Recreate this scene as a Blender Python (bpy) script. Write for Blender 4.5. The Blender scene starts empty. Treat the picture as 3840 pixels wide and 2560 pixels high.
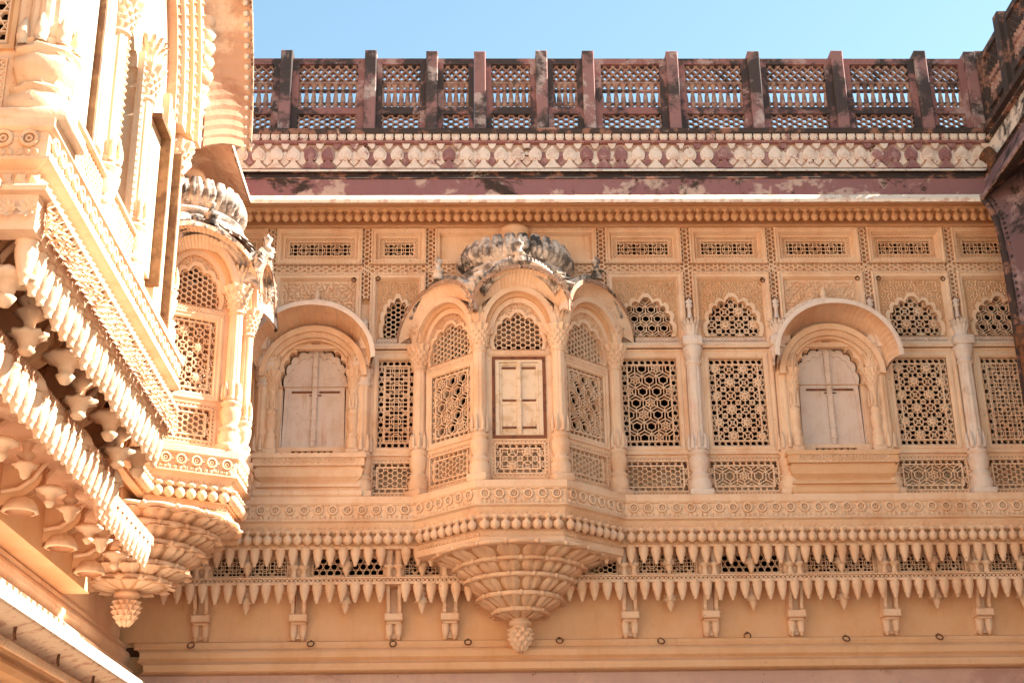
import bpy, math, random
from math import sin, cos, pi, radians, sqrt, hypot
from mathutils import Matrix, Vector
from mathutils.geometry import tessellate_polygon

random.seed(7)
S = bpy.context.scene
COL = S.collection

# ------------------------------------------------------------------ camera
PITCH, YAW, ROLL = radians(21.8), radians(1.5), radians(0.8)
CAM = Vector((0, -16, 1.6))
Fw = Vector((sin(YAW)*cos(PITCH), cos(YAW)*cos(PITCH), sin(PITCH)))
Rt = Vector((cos(YAW), -sin(YAW), 0)); Up = Rt.cross(Fw)
R2 = Rt*cos(ROLL) - Up*sin(ROLL); U2 = Up*cos(ROLL) + Rt*sin(ROLL)
cd = bpy.data.cameras.new('camera'); cam = bpy.data.objects.new('camera', cd); COL.objects.link(cam)
m3 = Matrix((R2, U2, -Fw)).transposed()
cam.matrix_world = Matrix.Translation(CAM) @ m3.to_4x4()
cd.sensor_width = 36; cd.lens = 5395/3840*36; cd.clip_end = 2000; cd.clip_start = .1
S.camera = cam

# ------------------------------------------------------------------ sky, sun, exposure
SUN = Vector((1, .10, .93)).normalized()
el = math.asin(SUN.z); az = math.atan2(SUN.x, SUN.y)
w = bpy.data.worlds.new('World'); S.world = w; w.use_nodes = True
nt = w.node_tree; bg = nt.nodes['Background']
sky = nt.nodes.new('ShaderNodeTexSky'); sky.sky_type = 'NISHITA'; sky.sun_disc = False
sky.sun_elevation = el; sky.sun_rotation = az; sky.altitude = 200; sky.air_density = 1.0; sky.dust_density = .3; sky.ozone_density = 0.0
wb = nt.nodes.new('ShaderNodeMix'); wb.data_type = 'RGBA'; wb.blend_type = 'MULTIPLY'; wb.inputs[0].default_value = 1
wb.inputs[7].default_value = (.90, .97, .82, 1)              # warm white balance of the whole sky
nt.links.new(sky.outputs[0], wb.inputs[6]); nt.links.new(wb.outputs[2], bg.inputs[0]); bg.inputs[1].default_value = .064
sd = bpy.data.lights.new('sun', 'SUN'); so = bpy.data.objects.new('sun', sd); COL.objects.link(so)
sd.energy = 3.7; sd.angle = radians(.5); sd.color = (1, .93, .83)
so.rotation_euler = SUN.to_track_quat('Z', 'Y').to_euler()
vs = S.view_settings; vs.view_transform = 'Standard'; vs.look = 'None'; vs.gamma = 1; vs.exposure = 2.58
vs.use_curve_mapping = False
try:
    S.cycles.max_bounces = 10; S.cycles.diffuse_bounces = 8
except Exception: pass

# ------------------------------------------------------------------ materials
def mat(name, base, c2=None, c3=None, s2=3., s3=.8, t2=(.45, .6), t3=(.6, .72), rough=.85, bump=.25, bscale=30., streak=0., spot=0., rnd=0.):
    """base colour, mottled with c2 (mid patches) and c3 (stains), in world space"""
    m = bpy.data.materials.new(name); m.use_nodes = True
    n = m.node_tree.nodes; L = m.node_tree.links; b = n['Principled BSDF']
    b.inputs['Roughness'].default_value = rough
    b.inputs['Specular IOR Level'].default_value = .25
    g = n.new('ShaderNodeNewGeometry'); oi = n.new('ShaderNodeObjectInfo')
    pos = g.outputs['Position']
    def noise(scale, det=5, src=pos, rough=.6, dist=0):
        t = n.new('ShaderNodeTexNoise'); t.inputs['Scale'].default_value = scale; t.inputs['Detail'].default_value = det
        t.inputs['Roughness'].default_value = rough; t.inputs['Distortion'].default_value = dist
        L.new(src, t.inputs['Vector']); return t.outputs['Fac']
    def ramp(f, a, c):
        r = n.new('ShaderNodeMapRange'); r.inputs[1].default_value = a; r.inputs[2].default_value = c
        r.interpolation_type = 'SMOOTHSTEP'
        L.new(f, r.inputs[0]); return r.outputs[0]
    def mix(f, a, c, blend='MIX'):
        x = n.new('ShaderNodeMix'); x.data_type = 'RGBA'; x.blend_type = blend
        L.new(f, x.inputs[0])
        for i, v in ((6, a), (7, c)):
            if isinstance(v, tuple): x.inputs[i].default_value = (*v, 1)
            else: L.new(v, x.inputs[i])
        return x.outputs[2]
    col = base
    src = pos
    if rnd:
        a = n.new('ShaderNodeVectorMath'); a.operation = 'ADD'
        k = n.new('ShaderNodeVectorMath'); k.operation = 'SCALE'; cmb = n.new('ShaderNodeCombineXYZ')
        for i in range(3): L.new(oi.outputs['Random'], cmb.inputs[i])
        L.new(cmb.outputs[0], k.inputs[0]); k.inputs['Scale'].default_value = rnd*10
        L.new(pos, a.inputs[0]); L.new(k.outputs[0], a.inputs[1]); src = a.outputs[0]
    if c2: col = mix(ramp(noise(s2, 7, src, .65), *t2), col, c2)
    if c3: col = mix(ramp(noise(s3, 9, src, .72, .4), *t3), col, c3)
    if streak:
        mp = n.new('ShaderNodeMapping'); mp.inputs['Scale'].default_value = (9, 9, 1.1); L.new(pos, mp.inputs[0])
        f = noise(1.4, 6, mp.outputs[0], .7)
        q = n.new('ShaderNodeMath'); q.operation = 'MULTIPLY'; L.new(ramp(f, .52, .75), q.inputs[0]); q.inputs[1].default_value = streak
        col = mix(q.outputs[0], col, tuple(v*.55 for v in base) if not isinstance(base, tuple) else (base[0]*.72, base[1]*.5, base[2]*.36))
    if spot:
        f = noise(26, 2, pos, .5)
        q = n.new('ShaderNodeMath'); q.operation = 'MULTIPLY'; L.new(ramp(f, .72, .76), q.inputs[0]); q.inputs[1].default_value = spot
        col = mix(q.outputs[0], col, (.12, .07, .05))
    if isinstance(col, tuple): b.inputs['Base Color'].default_value = (*col, 1)
    else: L.new(col, b.inputs['Base Color'])
    bp = n.new('ShaderNodeBump'); bp.inputs['Strength'].default_value = bump; bp.inputs['Distance'].default_value = .012
    L.new(noise(bscale, 6, pos, .6), bp.inputs['Height']); L.new(bp.outputs[0], b.inputs['Normal'])
    return m
M = {}
M['cream'] = mat('cream_plaster', (.76, .55, .38), (.69, .44, .275), (.57, .33, .19), 2.2, 1.1, (.42, .68), (.56, .8), streak=.45, spot=.5, bump=.4)
M['ochre'] = mat('ochre_plaster', (.68, .43, .25), (.64, .38, .20), (.70, .48, .31), 2.0, 1.3, (.4, .65), (.58, .8), streak=.3, spot=.4)
M['recess'] = mat('limewash_with_recess_shade', (.55, .33, .18), (.50, .28, .14), None, 3, 1, (.42, .66), bump=.3)  # darker orange limewash tone, crevice shade put into the colour of recessed surfaces
M['bandback'] = mat('worn_band_ground', (.52, .34, .24), (.36, .19, .15), (.60, .44, .34), 4, 2, (.48, .6), (.5, .6), bump=.5)
M['pale'] = mat('pale_weathered_plaster', (.72, .60, .50), (.66, .50, .40), (.50, .36, .28), 3.5, 2.2, (.42, .66), (.56, .72), streak=.5, spot=.8)
M['pink'] = mat('pink_lime_plaster', (.50, .33, .27), (.56, .38, .30), (.42, .26, .21), 1.1, .5, (.45, .6), (.55, .6), streak=.2, spot=.8)
M['red'] = mat('red_sandstone', (.26, .11, .095), (.38, .22, .19), (.055, .036, .032), 3.2, 1.5, (.50, .60), (.46, .55), bump=.5, rnd=1)
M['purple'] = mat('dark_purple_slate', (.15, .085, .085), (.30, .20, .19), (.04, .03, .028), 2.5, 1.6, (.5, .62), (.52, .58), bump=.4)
M['lattice'] = mat('pale_red_lattice_stone', (.27, .135, .10), (.38, .23, .175), (.10, .06, .05), 9, 3, (.45, .6), (.54, .62), bump=.4)
M['redclean'] = mat('red_sandstone_bare', (.26, .115, .105), (.36, .20, .175), None, 9, 1, (.5, .62), bump=.4, rnd=1)
M['redpost'] = mat('red_sandstone_post', (.27, .13, .115), (.44, .31, .27), (.065, .043, .038), 2.2, 1.1, (.5, .56), (.45, .55), bump=.5, rnd=3)
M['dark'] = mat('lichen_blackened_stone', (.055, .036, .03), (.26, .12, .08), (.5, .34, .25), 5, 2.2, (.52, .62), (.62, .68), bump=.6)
M['mixed'] = mat('patched_carved_stone', (.72, .56, .45), (.60, .41, .31), (.33, .16, .14), 6, 3.0, (.46, .64), (.57, .62), bump=.4, rnd=2)
M['fascia'] = mat('red_cornice_stone', (.27, .12, .11), (.50, .33, .25), (.05, .03, .02), 2.6, 1.3, (.53, .60), (.53, .60), bump=.35, streak=.4)
M['lip'] = mat('pale_cornice_lip', (.80, .66, .52), (.6, .38, .28), None, 9, 1, (.5, .62), bump=.3)
M['stained'] = mat('blackstained_plaster', (.68, .54, .43), (.17, .13, .105), (.05, .04, .033), 5.5, 2.6, (.43, .62), (.50, .61), bump=.6)
M['edge'] = mat('eave_edge_weathered', (.38, .22, .14), (.62, .46, .32), (.06, .035, .022), 14, 7, (.5, .62), (.5, .6), bump=.6)
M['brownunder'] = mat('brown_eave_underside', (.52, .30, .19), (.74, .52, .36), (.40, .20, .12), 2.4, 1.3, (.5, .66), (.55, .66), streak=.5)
M['wood'] = mat('grey_painted_shutter_wood', (.66, .54, .46), (.60, .46, .37), (.50, .34, .24), 5, 2, (.45, .65), (.6, .75), streak=.8, rough=.7, spot=.6)
M['woodwarm'] = mat('cream_painted_shutter_wood', (.74, .58, .42), (.62, .44, .28), (.30, .15, .07), 9, 7, (.5, .65), (.62, .7), streak=.9, rough=.7)
M['brown2'] = mat('weathered_brown_wood', (.20, .11, .05), (.28, .16, .08), (.14, .07, .035), 6, 3, (.45, .6), (.5, .6), streak=.8, rough=.7)
M['brown'] = mat('dark_redbrown_wood', (.20, .07, .03), (.12, .04, .02), (.4, .2, .1), 12, 8, (.5, .6), (.66, .72), rough=.6)
M['rust'] = mat('rusty_iron', (.10, .045, .025), (.20, .08, .035), None, 20, 1, (.45, .6), rough=.8)
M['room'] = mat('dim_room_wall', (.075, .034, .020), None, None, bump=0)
M['ground'] = mat('courtyard_paving', (.50, .40, .32), (.42, .32, .25), None, .8, .4)
M['pipe'] = mat('painted_drainpipe', (.20, .09, .05), (.09, .045, .03), (.34, .2, .14), 8, 5, (.5, .6), (.62, .7), rough=.6)

# ------------------------------------------------------------------ mesh builder (local coords: u along wall, w outward (-y), z up)
class MB:
    def __init__(s): s.v = []; s.f = []
    def add(s, vs, fs):
        o = len(s.v); s.v += vs; s.f += [tuple(i+o for i in f) for f in fs]
    def box(s, u0, u1, w0, w1, z0, z1, ch=0):
        if ch:
            c = ch
            pr = [(u0, z0), (u1, z0), (u1, z1), (u0, z1)]
            pi_ = [(u0+c, z0+c), (u1-c, z0+c), (u1-c, z1-c), (u0+c, z1-c)]
            vs = [(u, -w0, z) for u, z in pr]+[(u, -(w1-c), z) for u, z in pr]+[(u, -w1, z) for u, z in pi_]
            fs = [(0, 3, 2, 1), (8, 9, 10, 11)]
            for k in range(4):
                j = (k+1) % 4; fs += [(k, j, 4+j, 4+k), (4+k, 4+j, 8+j, 8+k)]
            s.add(vs, fs); return
        vs = [(u, -w, z) for w in (w0, w1) for u, z in ((u0, z0), (u1, z0), (u1, z1), (u0, z1))]
        s.add(vs, [(0, 3, 2, 1), (4, 5, 6, 7), (0, 1, 5, 4), (1, 2, 6, 5), (2, 3, 7, 6), (3, 0, 4, 7)])
    def prism(s, poly, w0, w1, holes=(), back=False):
        loops = [list(poly)]+[list(h) for h in holes]
        tri = tessellate_polygon([[Vector((a, b, 0)) for a, b in l] for l in loops])
        flat = [p for l in loops for p in l]; n = len(flat)
        vs = [(a, -w1, b) for a, b in flat]+[(a, -w0, b) for a, b in flat]
        fs = [tuple(t) for t in tri]
        if back: fs += [tuple(i+n for i in t) for t in tri]
        o = 0
        for l in loops:
            k = len(l)
            for i in range(k):
                j = (i+1) % k; fs.append((o+i, o+j, o+j+n, o+i+n))
            o += k
        s.add(vs, fs)
    def bar(s, p, q, bw, w0, w1):
        dx, dz = q[0]-p[0], q[1]-p[1]; l = hypot(dx, dz)
        if l < 1e-4: return
        nx, nz = -dz/l*bw/2, dx/l*bw/2; w1 = w1 + random.uniform(-.0022, .0022)
        a, b, c, d = (p[0]+nx, p[1]+nz), (q[0]+nx, q[1]+nz), (q[0]-nx, q[1]-nz), (p[0]-nx, p[1]-nz)
        vs = [(x, -w1, z) for x, z in (a, b, c, d)]+[(x, -w0, z) for x, z in (a, b, c, d)]
        s.add(vs, [(0, 1, 2, 3), (0, 1, 5, 4), (3, 2, 6, 7)])
    def lathe(s, prof, n=16, cu=0, cw=0, a0=0, a1=2*pi, mod=None, sq=1.):
        full = abs(a1-a0-2*pi) < 1e-6; m = n if full else n+1; vs = []
        for k, (r, z) in enumerate(prof):
            for i in range(m):
                a = a0+(a1-a0)*i/n
                rr = r*(mod(a, z, k) if mod else 1)
                vs.append((cu+rr*cos(a), -(cw+rr*sin(a)*sq), z))
        fs = []
        for k in range(len(prof)-1):
            for i in range(n):
                j = (i+1) % m if full else i+1
                fs.append((k*m+i, k*m+j, (k+1)*m+j, (k+1)*m+i))
        s.add(vs, fs)
    def sweep(s, path, prof, i0=0, i1=None, offs=0.):
        """path in plan (x,y), outward on its right hand; prof [(w,z)]"""
        i1 = len(path)-1 if i1 is None else i1; vs = []; m = len(prof)
        for i in range(i0, i1+1):
            ns = []
            for a, b in ((i-1, i), (i, i+1)):
                if 0 <= a and b < len(path):
                    d = Vector((path[b][0]-path[a][0], path[b][1]-path[a][1])).normalized(); ns.append(Vector((d.y, -d.x)))
            if len(ns) == 2: k = (ns[0]+ns[1])/(1+ns[0].dot(ns[1]))
            else: k = ns[0]
            for w_, z in prof:
                vs.append((path[i][0]+k.x*(w_+offs), path[i][1]+k.y*(w_+offs), z))
        fs = []
        for i in range(i1-i0):
            for j in range(m-1):
                a = i*m+j; fs.append((a, a+m, a+m+1, a+1))
        s.add(vs, fs)
    def frame(s, u0, u1, z0, z1, prof):
        """mitred picture frame; prof [(inset, w)]"""
        vs = []; m = len(prof)
        for d, w_ in prof:
            vs += [(u0+d, -w_, z0+d), (u1-d, -w_, z0+d), (u1-d, -w_, z1-d), (u0+d, -w_, z1-d)]
        fs = []
        for k in range(m-1):
            for i in range(4):
                j = (i+1) % 4; fs.append((k*4+i, k*4+j, (k+1)*4+j, (k+1)*4+i))
        s.add(vs, fs)
    def tube(s, pts, r, n=8, close=False):
        P = [Vector(p) for p in pts]; m = len(P); vs = []; prev = None
        for i in range(m):
            a = P[(i-1) % m] if (close or i > 0) else P[i]; b = P[(i+1) % m] if (close or i < m-1) else P[i]
            d = (b-a).normalized()
            e = prev if prev else (Vector((0, 0, 1)) if abs(d.z) < .9 else Vector((1, 0, 0)))
            x = d.cross(e).normalized(); y = x.cross(d).normalized(); prev = y
            rr = r[i] if isinstance(r, (list, tuple)) else r
            vs += [tuple(P[i]+x*rr*cos(2*pi*k/n)+y*rr*sin(2*pi*k/n)) for k in range(n)]
        fs = []
        for i in range(m if close else m-1):
            i2 = (i+1) % m
            for k in range(n): fs.append((i*n+k, i*n+(k+1) % n, i2*n+(k+1) % n, i2*n+k))
        if not close: fs += [tuple(range(n)), tuple(range((m-1)*n, m*n))]
        s.add(vs, fs)
    def grid(s, fn, nu, nv):
        vs = [tuple(fn(i/nu, j/nv)) for j in range(nv+1) for i in range(nu+1)]
        fs = [(j*(nu+1)+i, j*(nu+1)+i+1, (j+1)*(nu+1)+i+1, (j+1)*(nu+1)+i) for j in range(nv) for i in range(nu)]
        s.add(vs, fs)
    def leaf(s, c, ang, L_, W_, w0, h):
        """raised pointed leaf on a wall face"""
        ca, sa = cos(ang), sin(ang)
        def q(a, b, w_): return (c[0]+a*ca-b*sa, -w_, c[1]+a*sa+b*ca)
        vs = [q(-L_*.5, 0, w0), q(-L_*.05, W_*.5, w0), q(L_*.5, 0, w0+h*.4), q(-L_*.05, -W_*.5, w0), q(-L_*.02, 0, w0+h)]
        s.add(vs, [(0, 1, 4), (1, 2, 4), (2, 3, 4), (3, 0, 4)])
    def mesh(s, name, material, smooth=False):
        me = bpy.data.meshes.new(name); me.from_pydata(s.v, [], s.f); me.materials.append(material)
        if smooth: me.polygons.foreach_set('use_smooth', [True]*len(me.polygons))
        me.update(); return me

WM = {}
def thing(name, label, cat, loc=(0, 0, 0), rz=0., group=None):
    o = bpy.data.objects.new(name, None); COL.objects.link(o); o.empty_display_size = .2
    WM[o] = Matrix.Translation(loc) @ Matrix.Rotation(rz, 4, 'Z'); o.matrix_basis = WM[o]
    o['label'] = label; o['category'] = cat
    if group: o['group'] = group
    return o
I4 = Matrix.Identity(4)
def put(name, me, parent=None, M4=I4, kind=None):
    o = bpy.data.objects.new(name, me); COL.objects.link(o); WM[o] = M4.copy()
    if parent is not None:
        o.parent = parent; o.matrix_basis = WM[parent].inverted() @ M4
    else: o.matrix_basis = M4
    if kind: o['kind'] = kind
    return o
STUFFY = {'lattice', 'carved_foliage', 'leaf_edge', 'dotted_band', 'bead_row', 'rim_knobs', 'leaf_strip', 'rail', 'lattice_strip'}
def part(name, mb, m, parent=None, M4=I4, smooth=False, kind=None):
    if name in STUFFY: kind = 'stuff'
    return put(name, mb.mesh(name, M[m], smooth), parent, M4, kind)
def FR(x, y, a): return Matrix.Translation((x, y, 0)) @ Matrix.Rotation(a, 4, 'Z')
def at(fr, u, w_=0, z=0): return fr @ Matrix.Translation((u, -w_, z))
def rect(u0, u1, z0, z1): return [(u0, z0), (u1, z0), (u1, z1), (u0, z1)]

# ------------------------------------------------------------------ pierced-screen patterns
def inside(p, poly):
    x, y = p; c = False; j = len(poly)-1
    for i in range(len(poly)):
        xi, yi = poly[i]; xj, yj = poly[j]
        if (yi > y) != (yj > y) and x < (xj-xi)*(y-yi)/(yj-yi)+xi: c = not c
        j = i
    return c
def clip(segs, poly):
    out = []; n = len(poly)
    x0 = min(p[0] for p in poly); x1 = max(p[0] for p in poly); y0 = min(p[1] for p in poly); y1 = max(p[1] for p in poly)
    for p, q in segs:
        if max(p[0], q[0]) < x0 or min(p[0], q[0]) > x1 or max(p[1], q[1]) < y0 or min(p[1], q[1]) > y1: continue
        ts = [0., 1.]; dx, dy = q[0]-p[0], q[1]-p[1]
        for i in range(n):
            a = poly[i]; b = poly[(i+1) % n]; ex, ey = b[0]-a[0], b[1]-a[1]; den = dx*ey-dy*ex
            if abs(den) < 1e-12: continue
            t = ((a[0]-p[0])*ey-(a[1]-p[1])*ex)/den; k = ((a[0]-p[0])*dy-(a[1]-p[1])*dx)/den
            if 0 < t < 1 and -1e-9 <= k <= 1+1e-9: ts.append(t)
        ts.sort()
        for a, b in zip(ts, ts[1:]):
            if b-a < 1e-4: continue
            m = (a+b)/2
            if inside((p[0]+dx*m, p[1]+dy*m), poly): out.append(((p[0]+dx*a, p[1]+dy*a), (p[0]+dx*b, p[1]+dy*b)))
    return out
def bb(poly): return min(p[0] for p in poly), max(p[0] for p in poly), min(p[1] for p in poly), max(p[1] for p in poly)
def pat_hex(poly, a=.03):
    u0, u1, z0, z1 = bb(poly); segs = []; h = a*sqrt(3); cx = (u0+u1)/2; cz = (z0+z1)/2
    ni = int((u1-u0)/(1.5*a)/2)+2; nj = int((z1-z0)/h/2)+2
    for i in range(-ni, ni+1):
        for j in range(-nj, nj+1):
            x = cx+i*1.5*a; z = cz+j*h+(h/2 if i % 2 else 0)
            v = [(x+a*cos(k*pi/3), z+a*sin(k*pi/3)) for k in range(4)]
            segs += [(v[0], v[1]), (v[1], v[2]), (v[2], v[3])]
    return clip(segs, poly)
def lines(poly, ang, sp, off=0.):
    u0, u1, z0, z1 = bb(poly); cx = (u0+u1)/2; cz = (z0+z1)/2; R = hypot(u1-u0, z1-z0)/2+sp
    c, s_ = cos(ang), sin(ang); n = int(R/sp)+2; out = []
    for i in range(-n, n+1):
        d = i*sp+off; out.append(((cx-s_*d-c*R, cz+c*d-s_*R), (cx-s_*d+c*R, cz+c*d+s_*R)))
    return clip(out, poly)
def pat_star(poly, sp=.06):
    return lines(poly, 0, sp, sp/2)+lines(poly, pi/3, sp, sp/2)+lines(poly, -pi/3, sp, sp/2)
def pat_cross(poly, sp=.03): return lines(poly, pi/4, sp)+lines(poly, -pi/4, sp)
def pat_A(poly, p=.155):
    u0, u1, z0, z1 = bb(poly); cx = (u0+u1)/2; cz = (z0+z1)/2; segs = []; fl = []
    h = p*sqrt(3)/2; n = int((u1-u0)/p)+3; mrow = int((z1-z0)/h)+3
    q = p
    for j in range(-mrow, mrow+1):
        for i in range(-n, n+1):
            x = cx+i*q*1.0+(q/2 if j % 2 else 0); z = cz+j*h
            star = (i+(j//2)) % 3 == 0 if j % 2 == 0 else (i+(j//2)+2) % 3 == 0
            r = q*.33
            v = [(x+r*cos(k*pi/3+pi/6), z+r*sin(k*pi/3+pi/6)) for k in range(6)]
            w_ = [(x+q*.577*cos(k*pi/3+pi/6), z+q*.577*sin(k*pi/3+pi/6)) for k in range(6)]
            for k in range(6):
                segs.append((v[k], v[(k+1) % 6]))
                if k < 3: segs.append((w_[k], w_[k+1]))
                if star: segs.append((v[k], w_[k]))
                elif k % 2 == 0: segs.append((v[k], w_[k]))
            if star: fl.append((x, z))
    return clip(segs, poly), [f for f in fl if inside(f, poly)]
def pat_B(poly, p=.16):
    u0, u1, z0, z1 = bb(poly); cx = (u0+u1)/2; cz = (z0+z1)/2; segs = []; fl = []
    n = int((u1-u0)/p/2)+2; m = int((z1-z0)/p/2)+2
    for j in range(-m, m+1):
        for i in range(-n, n+1):
            x = cx+(i+.5)*p; z = cz+(j+.5)*p; r = p*.36
            v = [(x+r*cos(k*pi/4+pi/8), z+r*sin(k*pi/4+pi/8)) for k in range(8)]
            for k in range(8): segs.append((v[k], v[(k+1) % 8]))
            for k in range(4):
                a = k*pi/2; segs.append(((x+r*.92*cos(a), z+r*.92*sin(a)), (x+p/2*cos(a), z+p/2*sin(a))))
                a += pi/4; e = (x+r*.92*cos(a), z+r*.92*sin(a)); t = (x+p*.66*cos(a), z+p*.66*sin(a)); segs.append((e, t))
            if (i+j) % 2:
                for k in range(4):
                    a = k*pi/2+pi/4; segs.append(((x+p*.13*cos(a), z+p*.13*sin(a)), (x+p*.13*cos(a+pi/2), z+p*.13*sin(a+pi/2)))); segs.append(((x+p*.13*cos(a), z+p*.13*sin(a)), (x+r*.95*cos(a), z+r*.95*sin(a))))
            c = (x+p/2, z+p/2); d = p*.2
            for k in range(4): segs.append(((c[0]+d*cos(k*pi/2), c[1]+d*sin(k*pi/2)), (c[0]+d*cos((k+1)*pi/2), c[1]+d*sin((k+1)*pi/2))))
            if (i+j) % 2 == 0: fl.append((x, z))
    return clip(segs, poly), [f for f in fl if inside(f, poly)]
def pat_C(poly, p=.038):
    u0, u1, z0, z1 = bb(poly); cx = (u0+u1)/2; cz = (z0+z1)/2
    segs = lines(poly, 0, p, p/2)+lines(poly, pi/2, p, p/2); ex = []
    P4 = p*4; n = int((u1-u0)/P4/2)+2; m = int((z1-z0)/P4/2)+2
    for j in range(-m, m+1):
        for i in range(-n, n+1):
            x = cx+i*P4; z = cz+j*P4; r = p*1.08
            v = [(x+r*cos(k*pi/4+pi/8), z+r*sin(k*pi/4+pi/8)) for k in range(8)]
            ex += [(v[k], v[(k+1) % 8]) for k in range(8)]
            x += P4/2; z += P4/2; ex += [((x-p, z-p), (x+p, z+p)), ((x-p, z+p), (x+p, z-p))]
    return segs+clip(ex, poly)
def bars(mb, segs, bw, w0, w1):
    for p, q in segs: mb.bar(p, q, bw, w0, w1)
def ring(o, i_): return None
def band_rects(u0, u1, z0, z1, b):
    return [rect(u0, u1, z1-b, z1), rect(u0, u1, z0, z0+b), rect(u0, u0+b, z0+b, z1-b), rect(u1-b, u1, z0+b, z1-b)]
def flower_mesh(n, r):
    mb = MB()
    for k in range(n):
        a = 2*pi*k/n; c, s_ = cos(a), sin(a)
        def q(x, y, w_): return (x*c-y*s_, -w_, x*s_+y*c)
        mb.add([q(r*.12, 0, .004), q(r*.62, r*.27, 0), q(r, 0, -.002), q(r*.62, -r*.27, 0), q(r*.6, 0, .010), q(r*.05, 0, .012)],
               [(5, 1, 4), (1, 2, 4), (2, 3, 4), (3, 5, 4)])
    return mb.mesh('flower', M['cream'])
FL6 = flower_mesh(6, .050); FL8 = flower_mesh(8, .058)

def grille(win, fr, u0, u1, z0, z1, kind, w0, w1, border=.065, name='grille'):
    mb = MB(); fl = []; bw = .0098; w0 = max(w0, w1-.035)
    if border:
        for r in band_rects(u0, u1, z0, z1, border): bars(mb, pat_star(r, .062), .0085, w1-.03, w1-.002)
        b = border
        mb.frame(u0+b-.008, u1-b+.008, z0+b-.008, z1-b+.008, [(0, w0), (0, w1+.006), (.016, w1+.006), (.016, w0)])
    else: b = 0
    poly = rect(u0+b, u1-b, z0+b, z1-b)
    if kind == 'A': s_, fl = pat_A(poly, .165)
    elif kind == 'B': s_, fl = pat_B(poly, .165)
    elif kind == 'C': s_ = pat_C(poly, .052); bw = .0085
    elif kind == 'C2': s_ = pat_C(poly, .050); bw = .0085
    elif kind == 'H': s_ = pat_hex(poly, .036)
    else: s_ = pat_star(poly, .075)
    bars(mb, s_, bw, w0, w1)
    g = part(name, mb, 'cream', win, fr)
    for x, z in fl: put('flower', FL6 if kind == 'A' else FL8, win, at(fr, x, w1+.004, z))
    return g
def arch_poly(cx, z0, a, b, n=9, lobe=.07, point=.06, st=0.):
    """cusped arch: straight sides height st, then lobes"""
    out = [(cx-a, z0)] if st > 0 else []
    N = n*5
    for i in range(N+1):
        t = i/N; ph = pi-pi*t; k = 1+lobe*(abs(sin(n*pi*t))**.7)-lobe*.5
        r = k; cc = cos(ph); z = b*max(0., sin(ph))**.82*r; x = a*math.copysign(abs(cc)**.72, cc)*r
        if abs(t-.5) < .5/n: z += b*point*(1-abs(t-.5)*2*n)**1.5
        out.append((cx+x, z0+st+max(z, 0)))
    if st > 0: out.append((cx+a, z0))
    return out
def smooth_arch(cx, z0, a, b, N=24): return [(cx-a*cos(pi*i/N), z0+b*sin(pi*i/N)) for i in range(N+1)]
def foliage(mb, u0, u1, z0, z1, avoid, cx, cz, w0, h=.022, L_=.055, W_=.024, dens=.034, mirror=True):
    nz = int((z1-z0)/dens); nu = int((u1-u0)/dens)
    for j in range(nz):
        for i in range(nu):
            u = u0+(i+.5+.25*(j % 2))*(u1-u0)/nu; z = z0+(j+.5)*(z1-z0)/nz
            if u > u1-.01: continue
            if avoid and inside((u, z), avoid): continue
            sgn = 1 if u >= cx else -1
            ang = math.atan2(z-cz, abs(u-cx)+.02)+.9*sin(abs(u-cx)*17+j*1.3)+(.5 if (i+j) % 2 else -.5)
            if sgn < 0: ang = pi-ang
            mb.leaf((u+random.uniform(-.004, .004), z+random.uniform(-.004, .004)), ang, L_*random.uniform(.8, 1.15), W_, w0, h*random.uniform(.7, 1.2))

# ------------------------------------------------------------------ shared small carved pieces
def turned(name, prof, n=8, m='cream', mod=None, smooth=True):
    mb = MB(); mb.lathe(prof, n, mod=mod); return mb.mesh(name, M[m], smooth)
PEND = turned('pendant', [(0, .005), (.058, 0), (.060, -.016), (.053, -.024), (.057, -.045), (.053, -.085), (.042, -.130), (.033, -.158), (.035, -.166), (.028, -.174), (.018, -.200), (.021, -.208), (.006, -.218)], 10)
BUD = turned('lotus_bud', [(.022, .075), (.046, .062), (.046, .045), (.020, .035), (.022, .02), (.046, .0), (.054, -.03), (.044, -.06), (.022, -.080), (0, -.088)], 8, mod=lambda a, z, k: 1+(.10*cos(4*a) if k in (5, 6, 7) else 0))
BIGPEND = turned('pendant', [(0, .0), (.045, -.01), (.05, -.03), (.03, -.05), (.045, -.07), (.05, -.09), (.03, -.12), (.075, -.135), (.06, -.155), (.085, -.18), (.04, -.20), (.045, -.215), (.02, -.28), (.0, -.31)], 12,
                 mod=lambda a, z, k: 1+(.12*cos(6*a) if k in (7, 9) else 0))
def rosette_mesh():
    mb = MB()
    mb.tube([(.046*cos(a), -.016, .046*sin(a)) for a in [2*pi*i/14 for i in range(14)]], .015, 5, True)
    mb.tube([(.018*cos(a), -.014, .018*sin(a)) for a in [2*pi*i/8 for i in range(8)]], .009, 4, True)
    for k in (-1, 1): mb.leaf((k*.068, 0), 0 if k > 0 else pi, .05, .03, .002, .02)
    for k in range(3): mb.leaf(((k-1)*.045, -.082), -pi/2+(k-1)*.35, .07, .045, .002, .026)
    return mb.mesh('rosette', M['cream'], True)
ROS = rosette_mesh()
def motif_mesh(mm):
    o = [(-.10, 0), (-.035, .075), (-.022, .115), (-.052, .105), (-.075, .135), (-.082, .19), (-.062, .235), (0, .30),
         (.062, .235), (.082, .19), (.075, .135), (.052, .105), (.022, .115), (.035, .075), (.10, 0)]
    mb = MB(); mb.prism(o, 0, .05); c = [(x*.62, .16+(z-.16)*.62) for x, z in o[3:12]]
    mb.prism(c, .05, .062)
    return mb.mesh('leaf_motif', M[mm])
MOT = motif_mesh('mixed'); MOTR = motif_mesh('redclean')
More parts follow.
